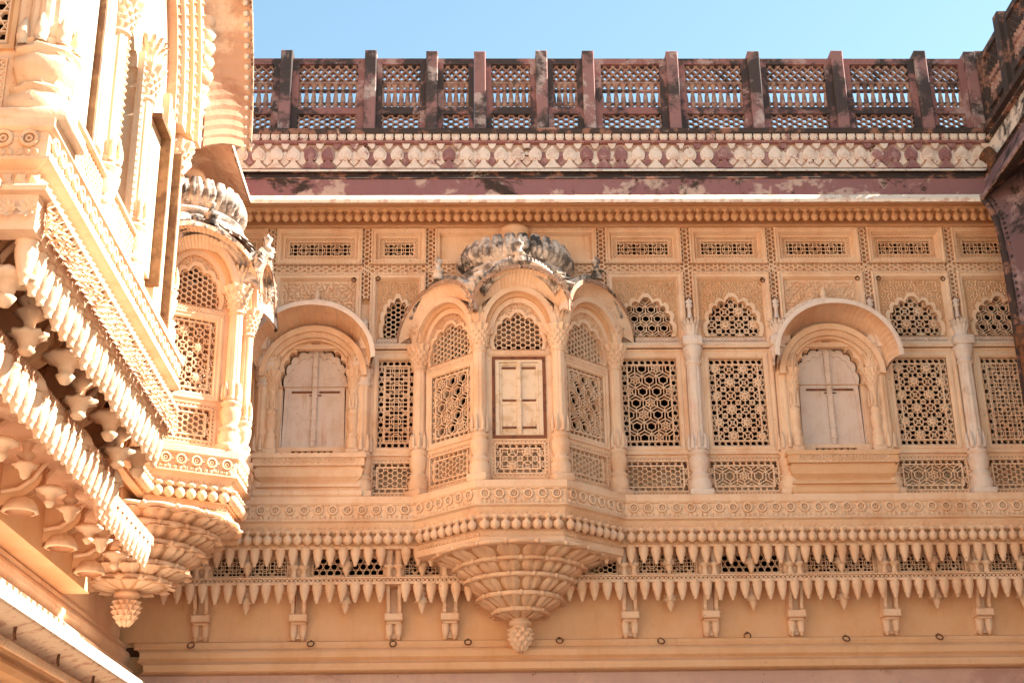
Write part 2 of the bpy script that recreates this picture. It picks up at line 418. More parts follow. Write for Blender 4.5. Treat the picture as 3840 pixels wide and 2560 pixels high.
def scallop_mesh():
    o = [(-.047, 0), (-.051, -.04), (-.04, -.075), (-.018, -.098), (.018, -.098), (.04, -.075), (.051, -.04), (.047, 0)]
    mb = MB(); mb.prism(o, 0, .04); mb.prism([(x*.62, z*.62-.018) for x, z in o], .04, .055); return mb.mesh('scallop', M['mixed'])
SCA = scallop_mesh()

def row(parent, me, name, p0, p1, pitch, z, pad=0., jit=.0):
    """repeat a carved piece along a plan line, outward on the right hand"""
    d = Vector((p1[0]-p0[0], p1[1]-p0[1])); L_ = d.length; n = max(1, int(round((L_-2*pad)/pitch))); a = math.atan2(d.y, d.x)
    for i in range(n):
        t = (pad+(L_-2*pad)*(i+.5)/n)/L_
        put(name, me, parent, FR(p0[0]+d.x*t, p0[1]+d.y*t, a+random.uniform(-jit, jit)) @ Matrix.Translation((0, 0, z)))
def offs(path, i, w_):
    ns = []
    for a, b in ((i-1, i), (i, i+1)):
        if 0 <= a and b < len(path):
            d = Vector((path[b][0]-path[a][0], path[b][1]-path[a][1])).normalized(); ns.append(Vector((d.y, -d.x)))
    k = (ns[0]+ns[1])/(1+ns[0].dot(ns[1])) if len(ns) == 2 else ns[0]
    return (path[i][0]+k.x*w_, path[i][1]+k.y*w_)

# ------------------------------------------------------------------ plan lines (x, y) of the sill edge (w=0 here is the sill edge; wall plane 0.2 behind)
LEFT = [(-6.5, -8.65), (-2.45, -8.65), (-2.45, -4.72), (-3.10, -4.62), (-3.10, -2.54)]
ORL = [(-3.10, -2.54), (-2.38, -2.16), (-2.36, -1.36), (-3.10, -.98)]
BACKL = [(-3.10, -.98), (-3.10, -.5), (-.72, -.5)]
ORC = [(-.72, -.5), (-.03, -1.13), (.96, -1.13), (1.65, -.5)]
BACKR = [(1.65, -.5), (6.42, -.5), (6.42, -14)]
PATH = LEFT+ORL[1:]+BACKL[1:]+ORC[1:]+BACKR[1:]
iL, iOL, iBL, iOC, iBR = 0, 4, 7, 9, 12       # index of the first vertex of each piece in PATH
CORN = [(-3.10, -14), (-3.10, -.5), (6.42, -.5), (6.42, -14)]
# lower stage (under the sill), no oriels
LOWP = [(-3.36, -14), (-3.36, -.5), (6.42, -.5), (6.42, -14)]

# ------------------------------------------------------------------ ground
mb = MB(); mb.add([(-400, -400, 0), (400, -400, 0), (400, 400, 0), (-400, 400, 0)], [(0, 1, 2, 3)])
part('ground', mb, 'ground', None, kind='structure')

# ------------------------------------------------------------------ buildings (Empties)
BACK = thing('palace_range', 'long carved cream palace range across the middle with rows of pierced stone windows', 'building', (1.6, 0, 0))
WING = thing('palace_wing', 'sunlit carved palace wing at left running toward the viewer with large bracketed bay', 'building', (-3.6, -6, 0))
RWING = thing('palace_wing', 'dark stained edge of the opposite palace wing along the right side of the picture', 'building', (6.9, -6, 0))

# walls of the back range: a hollow storey behind the pierced windows
mb = MB()
zf, zc = 5.88, 9.62
mb.box(-4.3, 7.0, -3.0, -2.8, 2.9, 10.4)                         # far room wall
mb.box(-4.3, 7.0, -2.8, -.10, zf-.12, zf)                        # floors and roof
mb.box(-4.3, 7.0, -2.8, .50, 10.30, 10.42)
mb.box(-4.3, 7.0, -2.8, .2, zc, zc+.1)
mb.box(-4.3, 7.0, -2.8, .02, 4.30, 4.40)
mb.box(-4.32, -4.2, -3.0, .2, 3.0, 10.4); mb.box(7.0, 7.1, -3.0, .2, 3.0, 10.4)
for x in (-2.46, -.55, 1.5, 2.53, 4.7): mb.box(x-.05, x+.05, -2.8, .1, zf, zc)
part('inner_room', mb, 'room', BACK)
# lower plain wall and cornices
mb = MB(); mb.box(-4.25, 6.95, -.3, 0, 0, 5.14, 0); part('wall', mb, 'ochre', BACK)
mb = MB(); mb.sweep(LOWP, [(-.5, 4.455), (-.40, 4.43), (-.39, 4.395), (-.40, 4.36), (-.34, 4.34), (-.31, 4.31), (-.31, 4.25), (-.34, 4.22), (-.31, 4.20), (-.25, 4.17), (-.24, 4.10), (-.26, 4.085), (-.36, 4.07), (-.36, 0)], 1, 2)
part('ledge', mb, 'ochre', BACK)
mb = MB(); mb.sweep([(-3.89, -14), (-3.89, -.16), (6.9, -.16), (6.9, -14)], [(0, 4.072), (.012, 4.06), (.012, 0)], 1, 2); part('lower_plaster', mb, 'pink', BACK)

# upper storey: bay walls -------------------------------------------------
STR = [-2.464, -1.322, -.556, 1.505, 2.529, 3.566, 4.703, 5.74]        # centres of the vertical lattice strips
SW = .105
B0 = FR(0, 0, 0)
ZT = 9.47
def upper_window(u0, u1, parent, fr, wf=.24, blank=False):
    """framed little window of the top row"""
    zt, zb = 9.365, 8.893
    mb = MB(); mb.frame(u0, u1, zb, zt, [(0, wf), (0, wf+.06), (.018, wf+.065), (.03, wf+.05), (.055, wf+.05), (.085, wf-.02)] + ([(.10, wf-.03)]))
    n = int((u1-u0)/.045)
    for i in range(n):
        u = u0+(i+.5)*(u1-u0)/n; mb.leaf((u, zt-.012), 0, .03, .016, wf+.062, .012); mb.leaf((u, zb+.012), 0, .03, .016, wf+.062, .012)
    f = part('window', mb, 'cream', parent, fr)
    a0, a1, c0, c1 = u0+.10, u1-.10, zb+.10, zt-.10
    if blank:
        mb = MB(); mb.prism(rect(a0-.002, a1+.002, c0-.002, c1+.002), wf-.06, wf-.03); part('panel', mb, 'cream', f, fr); return None
    g0, g1, h0, h1 = a0+.05, a1-.05, c0+.045, c1-.045
    mb = MB(); mb.prism(rect(a0-.001, a1+.001, c0-.001, c1+.001), wf-.07, wf-.045, [rect(g0, g1, h0, h1)])
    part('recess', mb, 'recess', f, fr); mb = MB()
    for r in band_rects(a0, a1, c0, c1, .042): bars(mb, pat_cross(r, .028), .010, wf-.045, wf-.032)
    mb.frame(g0-.01, g1+.01, h0-.01, h1+.01, [(0, wf-.045), (0, wf-.026), (.012, wf-.026), (.012, wf-.09)])
    part('border', mb, 'cream', f, fr)
    mb = MB(); bars(mb, pat_C(rect(g0, g1, h0, h1), .050), .0075, wf-.075, wf-.055); part('grille', mb, 'cream', f, fr)
    return rect(a0, a1, c0, c1)
def lower_panel(u0, u1, z0, z1, parent, fr, wf, kind='S'):
    """perforated apron panel: dotted border, star border, patterned middle"""
    mb = MB()
    b1, b2 = .055, .07; m2 = MB()
    mb.prism(rect(u0, u1, z0, z1), wf-.06, wf-.012, [rect(u0+b1, u1-b1, z0+b1, z1-b1)])
    for r in band_rects(u0, u1, z0, z1, b1): bars(m2, pat_cross(r, .030), .011, wf-.012, wf)
    m2.frame(u0+b1-.012, u1-b1+.012, z0+b1-.012, z1-b1+.012, [(0, wf-.012), (0, wf+.006), (.014, wf+.006), (.014, wf-.06)])
    m2.frame(u0, u1, z0, z1, [(0, wf-.02), (0, wf+.006), (.010, wf+.006), (.010, wf-.012)])
    f = part('apron_panel', m2, 'cream', parent, fr); part('recess', mb, 'recess', f, fr)
    grille(f, fr, u0+b1, u1-b1, z0+b1, z1-b1, kind, wf-.055, wf-.012, border=.05)
    return rect(u0+b1, u1-b1, z0+b1, z1-b1)
def grille_bay(u0, u1, kind, gw, parent, fr, kind2='H', kind3='S', wf=.24):
    """whole bay between two lattice strips: top window, arched screen, tall screen, apron"""
    cx = (u0+u1)/2; holes = []
    h = upper_window(u0, u1, parent, fr, wf)
    holes.append([(p[0], p[1]) for p in h])
    zt = 8.776
    a = (u1-u0)/2-.16; ar = arch_poly(cx, 7.955, a, .46, 9, .10, .10)
    lowz0, lowz1 = 6.016, 6.475
    gl = rect(cx-gw/2, cx+gw/2, 6.584, 7.782)
    al = rect(u0+.02, u1-.02, lowz0, lowz1)
    holes += [ar, gl, al]
    mb = MB(); mb.prism(rect(u0-.002, u1+.002, 6.0, ZT), wf-.16, wf-.012, holes); part('bay_wall', mb, 'cream', parent, fr)
    # deep frame round the arched part
    mb = MB(); mb.frame(u0, u1, 7.80, zt, [(0, wf-.02), (0, wf+.06), (.02, wf+.065), (.032, wf+.05), (.06, wf+.045), (.085, wf-.005), (.085, wf-.02)])
    n = int((u1-u0)/.05)
    for i in range(n): mb.leaf((u0+(i+.5)*(u1-u0)/n, zt-.012), 0, .03, .016, wf+.062, .012)
    n = int(.9/.05)
    for i in range(n):
        for u in (u0+.012, u1-.012): mb.leaf((u, 7.88+i*.05), pi/2, .032, .018, wf+.06, .014)
    win = part('arched_window', mb, 'cream', parent, fr)
    mb = MB(); mb.prism(rect(u0+.085, u1-.085, 7.955, 8.69), wf-.03, wf-.007, [arch_poly(cx, 7.956, a+.01, .47, 9, .10, .10)]); part('recess', mb, 'recess', win, fr)
    mb = MB(); foliage(mb, u0+.10, u1-.10, 8.0, 8.67, arch_poly(cx, 7.955, a+.05, .50, 9, .06, .1), cx, 8.0, wf-.012, .03, .062, .026, .036)
    part('carved_foliage', mb, 'cream', win, fr)
    mb = MB(); o = arch_poly(cx, 7.955, a+.045, .50, 9, .09, .12)
    mb.prism(o, wf-.02, wf+.012, [arch_poly(cx, 7.956, a-.004, .455, 9, .10, .10)]); part('arch_moulding', mb, 'cream', win, fr)
    mb = MB()
    if kind2 == 'S': bars(mb, pat_A(ar, .14)[0], .0092, wf-.08, wf-.05)
    elif kind2 == 'B': bars(mb, pat_B(ar, .165)[0], .0105, wf-.08, wf-.05)
    else: bars(mb, pat_hex(ar, .036), .0105, wf-.08, wf-.05)
    part('grille', mb, 'cream', win, fr)
    if kind2 == 'B':
        for x, z in pat_B(ar, .165)[1]: put('flower', FL8, win, at(fr, x, wf-.046, z))
    mb = MB(); mb.box(u0+.085, u1-.085, wf-.012, wf-.004, 7.895, 7.945); part('recess', mb, 'recess', win, fr); mb = MB(); bars(mb, pat_cross(rect(u0+.09, u1-.09, 7.897, 7.943), .026), .010, wf-.004, wf+.008)
    mb.box(u0+.03, u1-.03, wf-.012, wf+.03, 7.80, 7.885, .012); part('lintel', mb, 'pale', win, fr)
    # tall screen
    mb = MB(); mb.frame(cx-gw/2-.11, cx+gw/2+.11, 6.50, 7.79, [(0, wf-.02), (0, wf+.022), (.02, wf+.022), (.03, wf+.008), (.05, wf+.008), (.06, wf+.018), (.09, wf+.018), (.11, wf-.005), (.11, wf-.03)])
    w2 = part('screen_window', mb, 'cream', parent, fr)
    grille(w2, fr, cx-gw/2, cx+gw/2, 6.61, 7.68+.0, kind, wf-.10, wf-.04)
    mb = MB(); mb.box(cx-gw/2-.0, cx+gw/2, wf-.08, wf-.02, 7.68, 7.785); mb.box(cx-gw/2, cx+gw/2, wf-.08, wf-.02, 6.58, 6.61); part('frame', mb, 'cream', w2, fr)
    lower_panel(u0+.02, u1-.02, lowz0, lowz1, parent, fr, wf+.0, kind3)

def shaft_mod(a, z, k): return 1+.06*abs(cos(4*a))
def column(parent, fr, u, w_, z0=5.96, z1=7.72, r=.095, cap=True, m='cream', half=False, thick=1.):
    """turned pillar: plinth, pot base, leaf ring, fluted shaft, scaled capital"""
    R = r; H = z1-z0
    mb = MB(); mb.box(-R*1.35, R*1.35, -R*1.3, R*1.3, z0, z0+.09, .01)
    mb.lathe([(R*1.25, z0+.09), (R*1.32, z0+.12), (R*1.28, z0+.19), (R*1.05, z0+.235), (R*1.25, z0+.25), (R*1.12, z0+.275), (R*.82, z0+.30), (R*1.0, z0+.335), (R*1.18, z0+.42), (R*1.2, z0+.46), (R*.98, z0+.50), (R*1.22, z0+.515), (R*1.22, z0+.54), (R*.9, z0+.56), (R*1.05, z0+.60)], 16,
             mod=lambda a, z, k: 1+(.07*cos(8*a) if k in (2, 4, 7, 8, 9, 12) else 0))
    for i in range(8):
        a = 2*pi*i/8; pts = []
        for t in range(5):
            s_ = t/4; rr = R*(1.0+.05*sin(pi*s_)); pts.append((rr*cos(a), -rr*sin(a), z0+.57+.2*s_))
        mb.tube(pts, [R*.25, R*.3, R*.26, R*.16, R*.03], 5)
    c = part('column', mb, m, parent, at(fr, u, w_), True)
    mb = MB(); zs = z0+.56
    mb.lathe([(R*.86, zs), (R*.80, zs+.3), (R*.78, z1-.28 if cap else z1-.1), (R*.78, z1-.22)], 32, mod=lambda a, z, k: 1+.10*(abs(cos(4*a))**.6)-.05)
    part('shaft', mb, m, c, at(fr, u, w_), False)
    if cap:
        mb = MB(); zz = z1-.25
        mb.lathe([(R*.8, zz-.02), (R*1.0, zz), (R*.86, zz+.02), (R*.95, zz+.05), (R*1.35, zz+.19), (R*1.45, zz+.23), (R*1.7, zz+.27), (R*1.75, zz+.29), (R*1.3, zz+.30), (R*1.1, zz+.31)], 24,
                 mod=lambda a, z, k: 1+(.08*cos(12*a) if k >= 5 else 0))
        for j in range(4):
            for i in range(12):
                a = 2*pi*(i+.5*(j % 2))/12; rr = R*(1.02+.12*j); z = zz+.055+.042*j
                dx, dy = cos(a), sin(a); t = (-sin(a), cos(a)); q = R*.24
                mb.add([((rr)*dx-t[0]*q, -((rr)*dy-t[1]*q), z+.02), ((rr)*dx+t[0]*q, -((rr)*dy+t[1]*q), z+.02), (rr*1.03*dx, -rr*1.03*dy, z+.048), ((rr+R*.20)*dx, -(rr+R*.20)*dy, z+.012), (rr*.95*dx, -rr*.95*dy, z-.012)],
                       [(0, 2, 3), (2, 1, 3), (1, 4, 3), (4, 0, 3)])
        part('capital', mb, m, c, at(fr, u, w_))
    return c
def leaf_bracket(parent, fr, u, w_, z, h=.26, r=.10, m='cream'):
    """cluster of upright acanthus leaves over a capital curling outward"""
    mb = MB()
    for i in range(7):
        a = pi*(i)/6
        for lay in (0, 1):
            a2 = a+(.25 if lay else 0); rr = r*(.75-.12*lay); hh = h*(1-.28*lay)
            def f(s_, t, a2=a2, rr=rr, hh=hh, lay=lay):
                wd = .42*sin(pi*min(1, .25+.75*t))*(1 if t < .9 else .7)
                ang = a2+(s_-.5)*wd*1.6; out = rr+.012*lay+ (t**2.6)*r*.75 - abs(s_-.5)*.03
                return (out*cos(ang), -out*sin(ang), z+hh*(t if t < .88 else .88-(t-.88)*.5))
            mb.grid(f, 4, 6)
    return part('leaf_bracket', mb, m, parent, at(fr, u, w_), True)

def canopy(parent, P0, P1, Q0, Q1, z_in, r_in, z_out, r_out, m_under='cream', m_edge='edge', m_top='pale', th=.04, name='eave', N=36, half=(0., 1.), ribs=True, pw=.5):
    """curved bangla eave: Q inner wall line, P outer lip line (plan), arches z_in/r_in and z_out/r_out"""
    def shp(t):
        x = abs(2*t-1); return max(0., 1-x**2.1)**pw
    ts = []
    for i in range(N+1):
        a = pi*(half[0]+(half[1]-half[0])*i/N); ts.append((1-cos(a))/2)
    def pt(t, s_, dz=0.):
        x = (Q0[0]*(1-t)+Q1[0]*t)*(1-s_)+(P0[0]*(1-t)+P1[0]*t)*s_
        y = (Q0[1]*(1-t)+Q1[1]*t)*(1-s_)+(P0[1]*(1-t)+P1[1]*t)*s_
        zi = z_in+r_in*shp(t); zo = z_out+r_out*shp(t)
        z = zi*(1-s_)+zo*s_ + .05*sin(pi*s_)
        # push along the arch normal for the upper skin
        c = 2*t-1; nx = c*.9; l = hypot(nx, 1-.8*c*c+.05)
        ex = (P1[0]-P0[0]); ey = (P1[1]-P0[1]); el_ = hypot(ex, ey)
        return (x+ex/el_*dz*nx/l, y+ey/el_*dz*nx/l, z+dz*(1-.8*c*c+.05)/l)
    SN = 5
    mb = MB(); K = len(ts)*2-1
    tt = []
    for i in range(len(ts)-1): tt += [ts[i], (ts[i]+ts[i+1])/2]
    tt.append(ts[-1])
    vs = [pt(t, s_/SN, (.007 if (i % 2 and ribs) else 0)) for s_ in range(SN+1) for i, t in enumerate(tt)]
    fs = [(s_*len(tt)+i, s_*len(tt)+i+1, (s_+1)*len(tt)+i+1, (s_+1)*len(tt)+i) for s_ in range(SN) for i in range(len(tt)-1)]
    mb.add(vs, fs)
    e = part(name, mb, m_under, parent)
    mb = MB(); vs = [pt(t, s_/SN*.995, th) for s_ in range(SN+1) for t in ts]
    mb.add(vs, [(s_*len(ts)+i, s_*len(ts)+i+1, (s_+1)*len(ts)+i+1, (s_+1)*len(ts)+i) for s_ in range(SN) for i in range(len(ts)-1)])
    part('top_skin', mb, m_top, e, smooth=True)
    mb = MB(); vs = []
    for t in ts: vs += [pt(t, .965, -.012), pt(t, 1.012, -.014), pt(t, 1.018, th*.5), pt(t, 1.01, th+.006), pt(t, .96, th+.008)]
    mb.add(vs, [(i*5+j, i*5+j+1, (i+1)*5+j+1, (i+1)*5+j) for i in range(len(ts)-1) for j in range(4)] + [(0, 1, 2, 3, 4), tuple(range(len(vs)-5, len(vs)))])
    part('eave_edge', mb, m_edge, e)
    return e

# strips, frieze ------------------------------------------------------------
mb = MB()
WS = MB()
for i, x in enumerate(STR): (mb if 0 else WS).box(x-SW/2+.002, x+SW/2-.002, .06, .205, 8.4, 9.388); mb.box(x-SW/2+.002, x+SW/2-.002, .06, .205, 6.0, 8.399)
WS.box(-3.28, 6.82, .06, .203, 9.389, 9.62)
WS.box(-3.3, 6.9, .06, .201, 8.78, 8.895)
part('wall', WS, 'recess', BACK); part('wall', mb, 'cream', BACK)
mb = MB()
for x in STR: bars(mb, pat_hex(rect(x-SW/2, x+SW/2, 8.45, 9.385), .034), .015, .20, .262)
part('lattice_strip', mb, 'cream', BACK)
mb = MB(); bars(mb, pat_hex(rect(-3.28, 6.8, 8.787, 8.889), .034), .015, .20, .264); part('lattice_strip', mb, 'cream', BACK)
mb = MB(); bars(mb, pat_hex(rect(-3.28, 6.8, 9.385, 9.465), .030), .014, .20, .275); part('lattice_strip', mb, 'ochre', BACK)
# bays
grille_bay(-1.27, -.608, 'C', .42, BACK, B0, 'H', 'H')
grille_bay(1.557, 2.477, 'A', .64, BACK, B0, 'S', 'H')
grille_bay(2.581, 3.514, 'B', .64, BACK, B0, 'B', 'A')
grille_bay(4.755, 5.688, 'B', .64, BACK, B0, 'B', 'A')
grille_bay(5.792, 6.74, 'C2', .62, BACK, B0, 'S', 'H')
grille_bay(-3.28, -2.517, 'C', .42, BACK, B0, 'H', 'H')
# wall behind the central oriel
mb = MB(); mb.prism(rect(-.504, 1.453, 5.9, ZT), .06, .226, [rect(-.30, 1.25, 6.05, 7.9)]); part('bay_wall', mb, 'cream', BACK)
upper_window(-.503, 1.452, BACK, B0, .24, True)
mb = MB(); mb.box(-3.25, -.52, -.16, -.05, 5.97, 6.50); mb.box(1.5, 6.8, -.16, -.05, 5.97, 6.50); part('sill_wall', mb, 'cream', BACK)
# half-columns between the bays
for k, x in enumerate(STR):
    if k == 2 or k == 3: continue
    big = k in (0, 1)
    column(BACK, B0, x, .30, 5.96, 7.80 if k > 3 else 7.55, .098, cap=False, m='pale' if k in (4, 7) else 'cream')
    mb = MB()
    zt = 7.80 if k > 3 else 7.55
    mb.lathe([(.075, zt-.24), (.10, zt-.22), (.10, zt-.20), (.08, zt-.18), (.085, zt-.16), (.115, zt-.06), (.12, zt-.02), (.10, zt)], 16, mod=lambda a, z, k: 1+.06*cos(8*a))
    mb.box(-.115, .115, -.1, .11, zt, zt+.11, .008)
    o = part('capital', mb, 'pale', BACK, at(B0, x, .30), True)
    if k > 3 or k < 2: leaf_bracket(o, B0, x, .31, zt+.10, .27, .10, 'pale')
    mb = MB(); zz = zt+.37
    mb.lathe([(.05, zz), (.03, zz+.03), (.022, zz+.1), (.026, zz+.14), (.05, zz+.17), (.03, zz+.19), (.055, zz+.22), (.02, zz+.25), (.0, zz+.28)], 8); part('finial', mb, 'pale', o, at(B0, x, .27), True)

# shuttered doors with bangla canopy -----------------------------------------
def balcony_window(u0, u1, label, tint):
    cx = (u0+u1)/2; fr = B0; wf = .24
    T = thing('balcony_window', label, 'window', (cx, -.3, 6.0))
    h = upper_window(u0, u1, BACK, fr, wf)
    door = arch_poly(cx, 6.62, .385, .50, 9, .09, .10, st=.72)
    sg = rect(cx-.24, cx+.24, 6.485, 6.575)
    mb = MB(); mb.prism(rect(u0-.002, u1+.002, 6.0, ZT), wf-.16, wf-.012, [h, door, sg]); part('bay_wall', mb, 'cream', BACK, fr)
    mb = MB(); mb.frame(u0, u1, 7.80, 8.776, [(0, wf-.02), (0, wf+.06), (.02, wf+.065), (.032, wf+.05), (.06, wf+.045), (.085, wf-.005), (.085, wf-.02)])
    part('panel_frame', mb, 'cream', BACK, fr)
    mb = MB(); foliage(mb, u0+.10, u1-.10, 8.2, 8.67, smooth_arch(cx, 7.7, .56, .62), cx, 8.1, wf-.012, .032, .085, .030, .042); part('carved_foliage', mb, 'cream', T, fr)
    # eyebrow ridge over the canopy and its knob
    mb = MB()
    for (ra, rb, w0, w1) in ((.66, .70, .24, .40), (.61, .64, .24, .46)):
        o = smooth_arch(cx, 7.74, ra, rb*.92); i_ = smooth_arch(cx, 7.74, ra-.06, rb*.92-.065); mb.prism(o+i_[::-1], w0, w1)
    for i in range(26):
        a = pi*(.1+.8*i/25); mb.leaf((cx-.63*cos(a), 7.74+.61*sin(a)), pi-a, .05, .04, .40, .02)
    part('ridge_moulding', mb, 'pale', T, fr)
    mb = MB(); mb.lathe([(.06, 8.36), (.07, 8.39), (.03, 8.42), (.045, 8.46), (.02, 8.52), (0, 8.58)], 8, cu=cx, cw=.34); part('finial', mb, 'cream', T, fr, True)
    # concentric arch bands around the door head
    mb = MB()
    zc_ = 7.42
    for (a, b, a2, b2, w0, w1) in ((.62, .62, .555, .55, .24, .44), (.555, .55, .50, .49, .24, .40), (.50, .49, .45, .60-.13, .24, .34)):
        mb.prism(smooth_arch(cx, zc_, a, b)+smooth_arch(cx, zc_, a2, b2)[::-1], w0, w1)
    part('arch_band', mb, 'cream', T, fr)
    mb = MB()
    for i in range(60):
        a = pi*(i+.5)/60
        for rr in (.515, .54): mb.leaf((cx-rr*cos(a), zc_+rr*.985*sin(a)), pi/2-a, .018, .012, .40, .012)
    part('dotted_band', mb, 'ochre', T, fr)
    mb = MB(); mb.prism(smooth_arch(cx, zc_-.10, .46, .56)[::1], .228, .27, [arch_poly(cx, 7.34, .39, .505, 9, .09, .10)[1:-1]]) if False else None
    foliage(mb, cx-.46, cx+.46, 7.36, 7.98, arch_poly(cx, 7.34, .43, .54, 9, .05, .1), cx, 7.3, .25, .028, .06, .026, .038); part('carved_foliage', mb, 'cream', T, fr)
    mb = MB(); mb.prism(arch_poly(cx, 7.34, .44, .555, 9, .07, .12), .228, .265, [arch_poly(cx, 7.341, .38, .50, 9, .09, .10)]); part('arch_moulding', mb, 'cream', T, fr)
    canopy(T, (cx-.70, -.80), (cx+.70, -.80), (cx-.62, -.30), (cx+.62, -.30), 7.45, .66, 7.50, .66, th=.035, m_edge='pale')
    # shutters
    dl = arch_poly(cx, 6.62, .36, .47, 9, .07, .06, st=.72)
    for sgn in (-1, 1):
        pl = [p for p in dl if (p[0]-cx)*sgn >= -1e-6]
        pl = ([(cx, 6.62)]+[(cx, 8.0)] if False else pl)
        ztop = max(p[1] for p in pl)
        if sgn < 0: poly = pl+[(cx-.006, ztop), (cx-.006, 6.62)]
        else: poly = pl+[(cx+.006, 6.62), (cx+.006, ztop)]
        mb = MB(); mb.prism(poly, .12, .15)
        s_ = part('shutter', mb, 'wood', T, fr)
        mb = MB(); a, b = (cx+sgn*.02, cx+sgn*.30)
        x0, x1 = min(a, b), max(a, b)
        inner = [(cx+(p[0]-cx)*.84+sgn*.012, 6.66+(p[1]-6.62)*.90) for p in poly]
        mb.prism([(p[0], p[1]) for p in poly], .15, .168, [inner]); part('stile', mb, 'wood', s_, fr)
        mb = MB(); mb.box(x0+.03, x1-.01, .151, .158, 7.30, 7.325); part('iron_strap', mb, 'brown', s_, fr)
        mb = MB(); mb.box(cx+sgn*.05-.012+ (0), cx+sgn*.05+.03, .158, .172, 7.265, 7.275); part('latch', mb, 'rust', s_, fr)
    mb = MB(); mb.box(cx-.03, cx+.03, .168, .195, 6.63, 7.86, .008)
    for i in range(9): mb.box(cx-.036, cx+.036, .170, .2, 6.70+i*.13, 6.73+i*.13, .006)
    part('astragal', mb, 'wood', T, fr)
    mb = MB(); mb.box(cx-.40, cx+.40, .10, .20, 6.575, 6.62); mb.box(cx-.40, cx-.365, .12, .18, 6.62, 7.33); mb.box(cx+.365, cx+.40, .12, .18, 6.62, 7.33); part('door_frame', mb, 'wood', T, fr)
    mb = MB(); bars(mb, pat_hex(sg, .024), .012, .15, .2); part('grille', mb, 'cream', T, fr)
    for sgn in (-1, 1):
        column(T, fr, cx+sgn*.47, .34, 6.46, 7.46, .055)
        leaf_bracket(T, fr, cx+sgn*.47, .34, 7.48, .24, .075)
    # projecting moulded base
    mb = MB(); W_ = .56
    pth = [(cx-W_, -.1), (cx-W_, -.44), (cx+W_, -.44), (cx+W_, -.1)]
    pth = pth
    prof = [(-.3, 6.465), (.08, 6.46), (.085, 6.41), (.065, 6.405), (.065, 6.32), (.03, 6.315), (.03, 6.29), (.055, 6.285), (.03, 6.20), (-.02, 6.155), (-.03, 6.13), (.02, 6.12), (.025, 6.085), (-.01, 6.08), (-.01, 6.06), (.04, 6.04), (.045, 5.99), (.02, 5.955)]
    mb.sweep(pth, prof); b = part('base', mb, tint, T)
    for i in range(14): put('rosette', ROS, b, at(B0, cx-W_+.04+(i+.5)*(2*W_-.08)/14, .50, 6.385) @ Matrix.Scale(.62, 4))
    return T
balcony_window(-2.411, -1.375, 'shuttered balcony window with cusped grey doors between the corner oriel and the central oriel', 'cream')
balcony_window(3.619, 4.650, 'shuttered balcony window under a round hood near the right end with ochre moulded base', 'ochre')

# sill band, buds, pendants, corbel stage ---------------------------------------
SILL = [(-.30, 5.985), (-.02, 5.965), (0, 5.955), (0, 5.885), (-.015, 5.865), (-.03, 5.86), (-.035, 5.71), (-.01, 5.70), (-.01, 5.688), (-.05, 5.67), (-.085, 5.62), (-.09, 5.60), (-.075, 5.595), (-.08, 5.56), (-.115, 5.545), (-.12, 5.43), (-.20, 5.425)]
def band_set(parent, i0, i1, m='cream', caps=True):
    mb = MB(); mb.sweep(PATH, SILL, i0, i1); part('sill_band', mb, m, parent)
    mb = MB(); mb.sweep(PATH, [(-.125, 5.43), (-.125, 5.445), (-.21, 5.445)], i0, i1) if False else None
    mb = MB(); mb.sweep(PATH, [(-.100, 5.551), (-.112, 5.548), (-.117, 5.432)], i0, i1); part('recess', mb, 'recess', parent)  # dark strip behind the buds, shade between them put into its colour
    for i in range(i0, i1):
        a = offs(PATH, i, -.035); b = offs(PATH, i+1, -.035)
        if hypot(a[0]-b[0], a[1]-b[1]) > .3: row(parent, ROS, 'rosette', a, b, .158, 5.812, .02)
        a = offs(PATH, i, -.066); b = offs(PATH, i+1, -.066)
        if hypot(a[0]-b[0], a[1]-b[1]) > .3: row(parent, BUD, 'lotus_bud', a, b, .112, 5.515, .02)
        # little leaf-edge along the cavetto
    mb = MB()
    for i in range(i0, i1):
        a = Vector(offs(PATH, i, -.083)); b = Vector(offs(PATH, i+1, -.083)); L_ = (b-a).length; n = int(L_/.06); ang = math.atan2(b.y-a.y, b.x-a.x)
        R_ = FR(a.x, a.y, ang); t = MB()
        for k in range(n): t.leaf(((k+.5)*L_/n, 5.625), .5, .045, .03, 0, .014); t.leaf(((k+.5)*L_/n, 5.735), -pi/2+random.uniform(-.3, .3), .055, .036, .048, .028)
        mb.add([tuple(R_ @ Vector(v)) for v in t.v], t.f)
    part('leaf_edge', mb, m, parent)
band_set(BACK, iBL, iOC); band_set(BACK, iBR, iBR+1)
# soffit slab under the bud row
mb = MB(); mb.sweep(PATH, [(-.12, 5.432), (-.20, 5.43), (-.46, 5.43)], iBL, iOC); mb.sweep(PATH, [(-.12, 5.432), (-.20, 5.43), (-.46, 5.43)], iBR, iBR+1); part('soffit', mb, 'cream', BACK)
mb = MB()
for x0, x1 in ((-3.1, -.6), (1.5, 6.5)): bars(mb, pat_cross(rect(x0, x1, 5.432, 5.52), .028), .011, .372, .382)
part('dotted_band', mb, 'cream', BACK)
